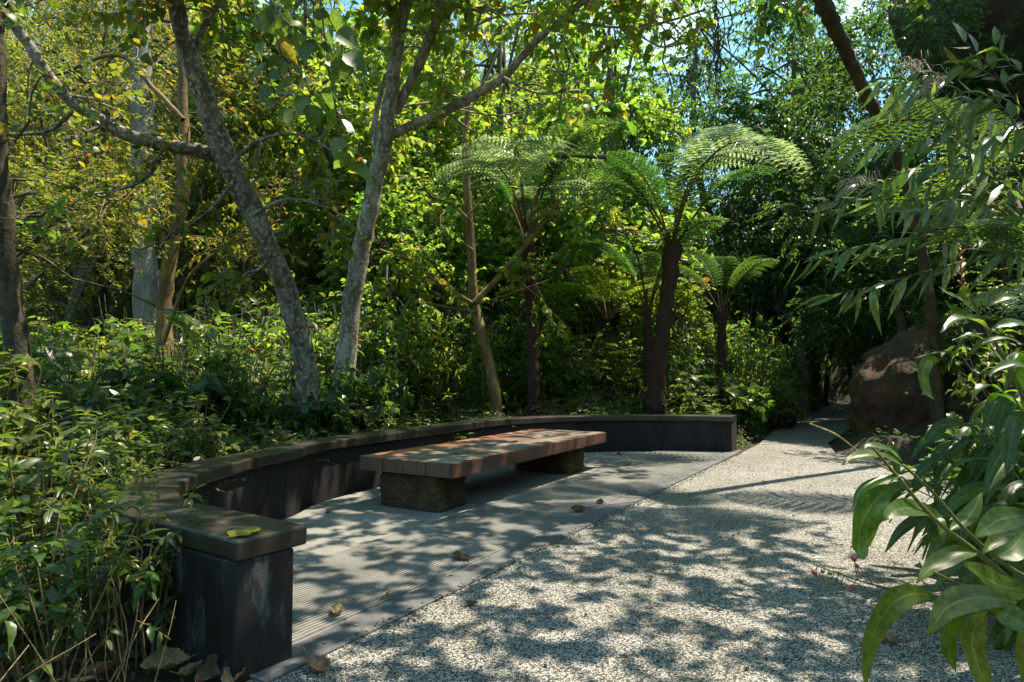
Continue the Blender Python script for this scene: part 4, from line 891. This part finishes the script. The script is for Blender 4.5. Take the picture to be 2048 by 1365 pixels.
for pts in [[(2200,850),(2100,560),(1990,330),(1960,260)], [(2220,850),(2120,600),(2010,400),(1960,330)], [(2220,850),(2150,560),(2030,330),(1990,240)], [(2200,800),(2090,560),(2000,420),(1930,330)]]: culm(pts, [4.2, 4.0], 4, .5, 0, .1, True)
def plume(px, py, D, n, L, mat, down=.6, dx=-.4):
    m_ = MB(); q = P(px, py, D) - bb
    for _ in range(n):
        s0 = q + rng.normal(size=3) * A(.03, .03, .015); d = norm(A(dx + rng.normal() * .3, rng.normal() * .3, .35)); l = L * rng.uniform(.6, 1.2)
        tube(m_, [s0, s0 + d * l * .35 + A(0, 0, .02), s0 + d * l * .7 - A(0, 0, down * l * .3), s0 + d * l * .85 - A(0, 0, down * l)], [.0016, .0022, .001], 3, rng=rng, cap=False)
    ob('seed_plume', m_.mesh('seed_plume', M[mat]), bam)
plume(1840, 140, 4.0, 22, .16, 'seed'); plume(1895, 165, 4.1, 22, .16, 'seed'); plume(1865, 190, 4.1, 16, .13, 'seed'); plume(1730, 372, 3.9, 26, .15, 'seed'); plume(1945, 235, 4.0, 30, .34, 'dry', 1.5, -.05); plume(1830, 230, 4.0, 14, .2, 'dry', 1.4, -.1)

# leafy twig at the upper right
bt = P(2060, 230, 3.2); tw2 = thing('leafy_branch', bt, 'bright green leafy branch in front of the overhanging rock', 'branch')
m_, l_ = MB(), MB()
for pts in [[(2080,260),(2040,215),(2000,160),(1960,110),(1930,85)], [(2000,160),(1960,140),(1920,130)], [(2080,330),(2030,250),(1990,200),(1950,190)], [(2090,200),(2048,150),(2010,120),(1990,90)]]:
    q = smooth_path([P(x, y, 3.2) - bt for x, y in pts], 5); tube(m_, q, [.005, .002], 5, cap=False); nl = 8
    idx = np.linspace(len(q) * .35, len(q) - 1, nl).astype(int); T = norm(np.gradient(q, axis=0))[idx]; sg = np.where(np.arange(nl) % 2, 1, -1)[:, None]
    leaves(l_, q[idx], T + np.cross(T, A(0, -1, .2)) * sg * .9 + A(0, 0, -.15), np.tile(A(0, -.8, .8), (nl, 1)) + rng.normal(size=(nl, 3)) * .3, .12 * rng.uniform(.8, 1.2, nl), TPF, rng=rng)
ob('twig', m_.mesh('twig', M['twig']), tw2); ob('foliage', l_.mesh('foliage', M['green']), tw2)
# big hanging leaves upper left
bt = P(560, -60, 4.2); hb = thing('hanging_branch', bt, 'branch of large bright heart-shaped leaves hanging into the upper left', 'branch')
m_, l_ = MB(), MB()
for pts in [[(480,-120),(540,0),(590,60),(640,90)], [(600,-120),(640,0),(680,80),(700,140)], [(540,0),(560,100),(600,180),(650,230)], [(640,0),(660,150),(680,260),(700,330)], [(480,-100),(520,60),(540,160),(560,220)]]:
    q = smooth_path([P(x, y, 4.2) - bt for x, y in pts], 5); tube(m_, q, [.006, .0025], 5, cap=False); nl = 9
    idx = np.linspace(len(q) * .3, len(q) - 1, nl).astype(int); T = norm(np.gradient(q, axis=0))[idx]; sg = np.where(np.arange(nl) % 2, 1, -1)[:, None]
    leaves(l_, q[idx], T * .5 + np.cross(T, A(0, -1, .2)) * sg + A(0, 0, -.6) + rng.normal(size=(nl, 3)) * .3, np.tile(A(0, -.8, .8), (nl, 1)) + rng.normal(size=(nl, 3)) * .5, .16 * rng.uniform(.7, 1.2, nl), 'broad', rng=rng)
ob('twig', m_.mesh('twig', M['twig']), hb); ob('foliage', l_.mesh('foliage', M['green']), hb)
# hanging dry vines
bv = P(1440, -40, 10); m_ = MB()
for i in range(11):
    x = 1428 + abs(rng.normal() * 14); y1 = rng.uniform(110, 215); q = [P(x + rng.normal() * 9, yy, 10 + rng.normal() * .05) - bv for yy in np.linspace(-60, y1, 8)]; tube(m_, smooth_path(q, 2), [.012, .007, .012, .006], 4, rough=.25, rng=rng)
tag(ob('hanging_vines', m_.mesh('hanging_vines', M['vine']), None, tuple(bv)), 'bunch of dark dry vines hanging beside the patch of blue sky', 'vines')

# ------------------------------------------------------------------ fallen leaves
def dead_leaf(px, py, z, size, seed, mat, label, cat='leaf', curl=1.0, name='fallen_leaf', group=None):
    rg = np.random.default_rng(seed); q = G(px, py, z); n, mcol = 13, 9; V = []; UV = []
    a = rg.uniform(0, 6.28)
    for i in range(n):
        t = i / (n - 1)
        for j in range(mcol):
            s = -1 + 2 * j / (mcol - 1); wd = .36 * (math.sin(math.pi * (t * .93 + .04)) ** .7) * (1 + .22 * math.sin(t * 19 + seed) * (abs(s) > .9))
            x = s * wd * (1 - .35 * curl * abs(s)); y = t - .5; zz = curl * (.30 * (s * s) * math.sin(math.pi * t) * (1.2 if s > 0 else .7) + .28 * (t - .5) ** 2 * 2.2 * (1 + .5 * math.sin(seed))) + .02 * math.sin(9 * t + 5 * s + seed)
            V.append((x, y, zz)); UV.append((s * .5, t))
    V = np.array(V) * size; ti = rg.uniform(-.35, .35) * curl; V = V @ np.array(Matrix.Rotation(ti, 3, 'Y')).T @ np.array(Matrix.Rotation(a, 3, 'Z')).T
    V[:, 2] -= V[:, 2].min(); Q = [(i * mcol + j, i * mcol + j + 1, (i + 1) * mcol + j + 1, (i + 1) * mcol + j) for i in range(n - 1) for j in range(mcol - 1)]
    m_ = MB(); m_.add(V, Q, 0, True, np.array(UV)); st = [A(V[4][0], V[4][1], V[4][2]), V[4] * 1.25 + A(0, 0, .01 * size), V[4] * 1.55 + A(0, 0, .03 * size)]; tube(m_, st, [size * .012, size * .008], 4)
    return tag(ob(name, m_.mesh(name, mat), None, (q[0], q[1], z + .001)), label, cat, group)
FG = 'curled dry leaves scattered on the paving'
for i, (x, y, s_, z, lb, mt) in enumerate([
    (922,1120,.15,.013,'tall curled brown leaf standing on the ribbed paving below the bench','dead'), (678,1228,.13,.013,'crumpled grey leaf on the ribbed paving near the wall end','deadlight'),
    (1157,1025,.15,.013,'spiky curled brown leaf on the ribbed paving, left of a smaller one','dead'), (1200,1008,.11,.013,'small brown leaf just right of the spiky curled one','dead'),
    (1256,932,.16,.006,'flat dark yellow-brown leaf on the floor behind the bench end','dead'), (942,1210,.075,.004,'small yellow-brown leaf alone on the gravel','dead'),
    (656,1026,.09,.006,'tiny brown leaf on the floor between the wall and the bench','dead'), (640,1340,.16,.004,'large tan curled leaf at the foot of the wall end','deadlight'),
    (1785,1285,.12,.004,'pale flat leaf on the gravel under the ginger plant','deadlight'), (738,967,.10,.006,'pinkish dry leaf beside the bench near its left leg','deadlight'),
    (772,1192,.06,.013,'little pale leaf near the border strip','deadlight'), (1237,909,.09,.006,'small brown leaf at the foot of the far wall','dead'), (1376,928,.09,.006,'small tan leaf near the far end of the wall','deadlight'), (1890,1160,.09,.004,'small grey leaf on the gravel between ginger stems','dead')]):
    dead_leaf(x, y, z, s_, i, M[mt], lb)
for i, (x, y) in enumerate([(330,1335), (400,1300), (440,1325), (250,1320), (380,1350), (290,1290), (200,1345), (430,1352), (470,1362)]):
    dead_leaf(x, y, .02, R.uniform(.12, .19), 60 + i, M['dead' if i % 2 else 'deadlight'], 'big curled brown leaf in the dark bed at the foot of the near wall end', group='big curled leaves in the bed at the wall end')
dead_leaf(490, 1068, WH, .17, 41, M['yellowleaf'], 'large yellow-green leaf lying on the near end of the wall', curl=.22)
dead_leaf(1029, 884, SH, .10, 42, M['redleaf'], 'small bright red leaf on the bench seat', curl=.4)
dead_leaf(914, 909, SH, .065, 43, M['mint'], 'small green leaf on the near part of the bench seat', curl=.5)
# litter (uncountable)
def litter(name, n, x0, x1, y0, y1, size, mat, cond, lift=.01, label='', flat=.25):
    x = R.uniform(x0, x1, n); y = R.uniform(y0, y1, n); k = cond(x, y); x, y = x[k], y[k]; z = Z(x, y) + lift
    m_ = MB(); a = R.uniform(0, 6.28, len(x)); up = A(0, 0, 1) + R.normal(size=(len(x), 3)) * flat
    leaves(m_, np.c_[x, y, z], np.c_[np.cos(a), np.sin(a), R.normal(size=len(x)) * flat * .6], up, size * R.uniform(.5, 1.4, len(x)), 'oval', zr=(-2, 3)); return tag(ob(name, m_.mesh(name, M[mat])), label, 'leaf litter', kind='stuff')
pv = lambda x, y: inside(gravel_poly, x, y) | inside(wcurve, x, y)
litter('leaf_litter', 5200, -6, 7, .3, 12, .085, 'dead', lambda x, y: ~pv(x, y) & (dist(wcurve, x, y) > .1), .02, 'brown dead leaves covering the soil of the beds', .4)
litter('leaf_crumbs', 4200, -1.5, 4.5, 1.2, 10, .013, 'deadlight', lambda x, y: pv(x, y), .055, 'tiny dry crumbs scattered on the paving', .2)
litter('green_crumbs', 500, -1.5, 4.2, 1.0, 9, .014, 'yellowleaf', lambda x, y: inside(gravel_poly, x, y), .046, 'tiny yellow-green bits on the gravel', .2)
def stones(n):
    m_ = MB(); t_ = np.concatenate([R.uniform(0, clen, n // 2), R.uniform(0, clen, n // 2)]); 
    for i in range(n):
        if i < n // 2: q = chordA + cu * t_[i] + cn * (BW + abs(R.normal()) * .06 - .04)
        else: q = A(R.uniform(-.9, 4.0), R.uniform(1.2, 9)); 
        if not pv(q[0], q[1]): continue
        r = R.uniform(.003, .0075); d = norm(R.normal(size=(8, 3))); c = np.array([(sx, sy, sz) for sx in (-1, 1) for sy in (-1, 1) for sz in (-.7, .7)]) * r * R.uniform(.7, 1.2, (8, 3))
        m_.add(c + A(q[0], q[1], .012), [(0, 1, 3, 2), (4, 6, 7, 5), (0, 4, 5, 1), (2, 3, 7, 6), (0, 2, 6, 4), (1, 5, 7, 3)], 0, False)
    return tag(ob('loose_gravel', m_.mesh('loose_gravel', M['gravel'])), 'loose small stones on the gravel and along the border strip', 'gravel', kind='stuff')
stones(1600)
# bare sticks in the left bed
m_ = MB()
bs_ = A(-1.6, 1.9, 0)
for _ in range(60):
    p0 = A(R.uniform(-2.7, -1.32), R.uniform(1.3, 2.9), 0); d = A(R.normal() * .35, R.normal() * .3, 1); L = R.uniform(.25, .75)
    q = smooth_path([p0, p0 + d * L * .5 + R.normal(size=3) * .03, p0 + d * L + R.normal(size=3) * .09], 4); tube(m_, q - bs_, [.0032, .0014], 5)
tag(ob('bare_stems', m_.mesh('bare_stems', M['dry']), None, tuple(bs_)), 'tangle of thin bare tan stems under the left foreground bushes', 'stems', kind='stuff')
# ground cover
def groundcover(n, x0, x1, y0, y1, size, mat, cond, name, label):
    x = R.uniform(x0, x1, n); y = R.uniform(y0, y1, n); k = cond(x, y); x, y = x[k], y[k]; z = Z(x, y); m_ = MB(); rep = 6
    px_ = np.repeat(x, rep); py_ = np.repeat(y, rep); pz = np.repeat(z, rep) + R.uniform(.02, .16, len(px_)); a = R.uniform(0, 6.28, len(px_))
    leaves(m_, np.c_[px_ + np.cos(a) * .04, py_ + np.sin(a) * .04, pz], np.c_[np.cos(a), np.sin(a), R.uniform(-.2, .8, len(a))], A(0, 0, 1) + R.normal(size=(len(a), 3)) * .35, size * R.uniform(.6, 1.4, len(a)), 'oval')
    return tag(ob(name, m_.mesh(name, M[mat])), label, 'ground cover', kind='stuff')
groundcover(3400, -9, 4.4, 4.2, 15, .07, 'bush', lambda x, y: ~pv(x, y) & (dist(wcurve, x, y) > .42) & (dist(gravel_poly, x, y) > .05), 'ground_cover', 'low leafy ground cover behind the wall')
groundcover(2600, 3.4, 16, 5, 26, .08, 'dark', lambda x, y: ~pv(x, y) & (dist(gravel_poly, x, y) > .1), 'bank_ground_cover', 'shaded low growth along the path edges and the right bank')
groundcover(7000, -26, 7, 12.4, 32, .17, 'green', lambda x, y: ~pv(x, y) & (dist(gravel_poly, x, y) > .5) & (x < .3 * y), 'slope_ground_cover', 'low green growth covering the wooded slope')
rs2 = np.random.default_rng(17)
for i in range(22):
    x = rs2.uniform(-9, -1.5); y = rs2.uniform(10.6, 13.4)
    if dist(wcurve, A(x), A(y))[0] < 2.2: continue
    shrub(['bush', 'lime', 'green'][i % 3], x, y, rs2.uniform(2.0, 3.0), rs2.uniform(2.0, 2.8), i + 3, 'taller wild shrub filling the wood deep behind the wall', 'tall shrubs deep in the wood', 'tall_shrub')
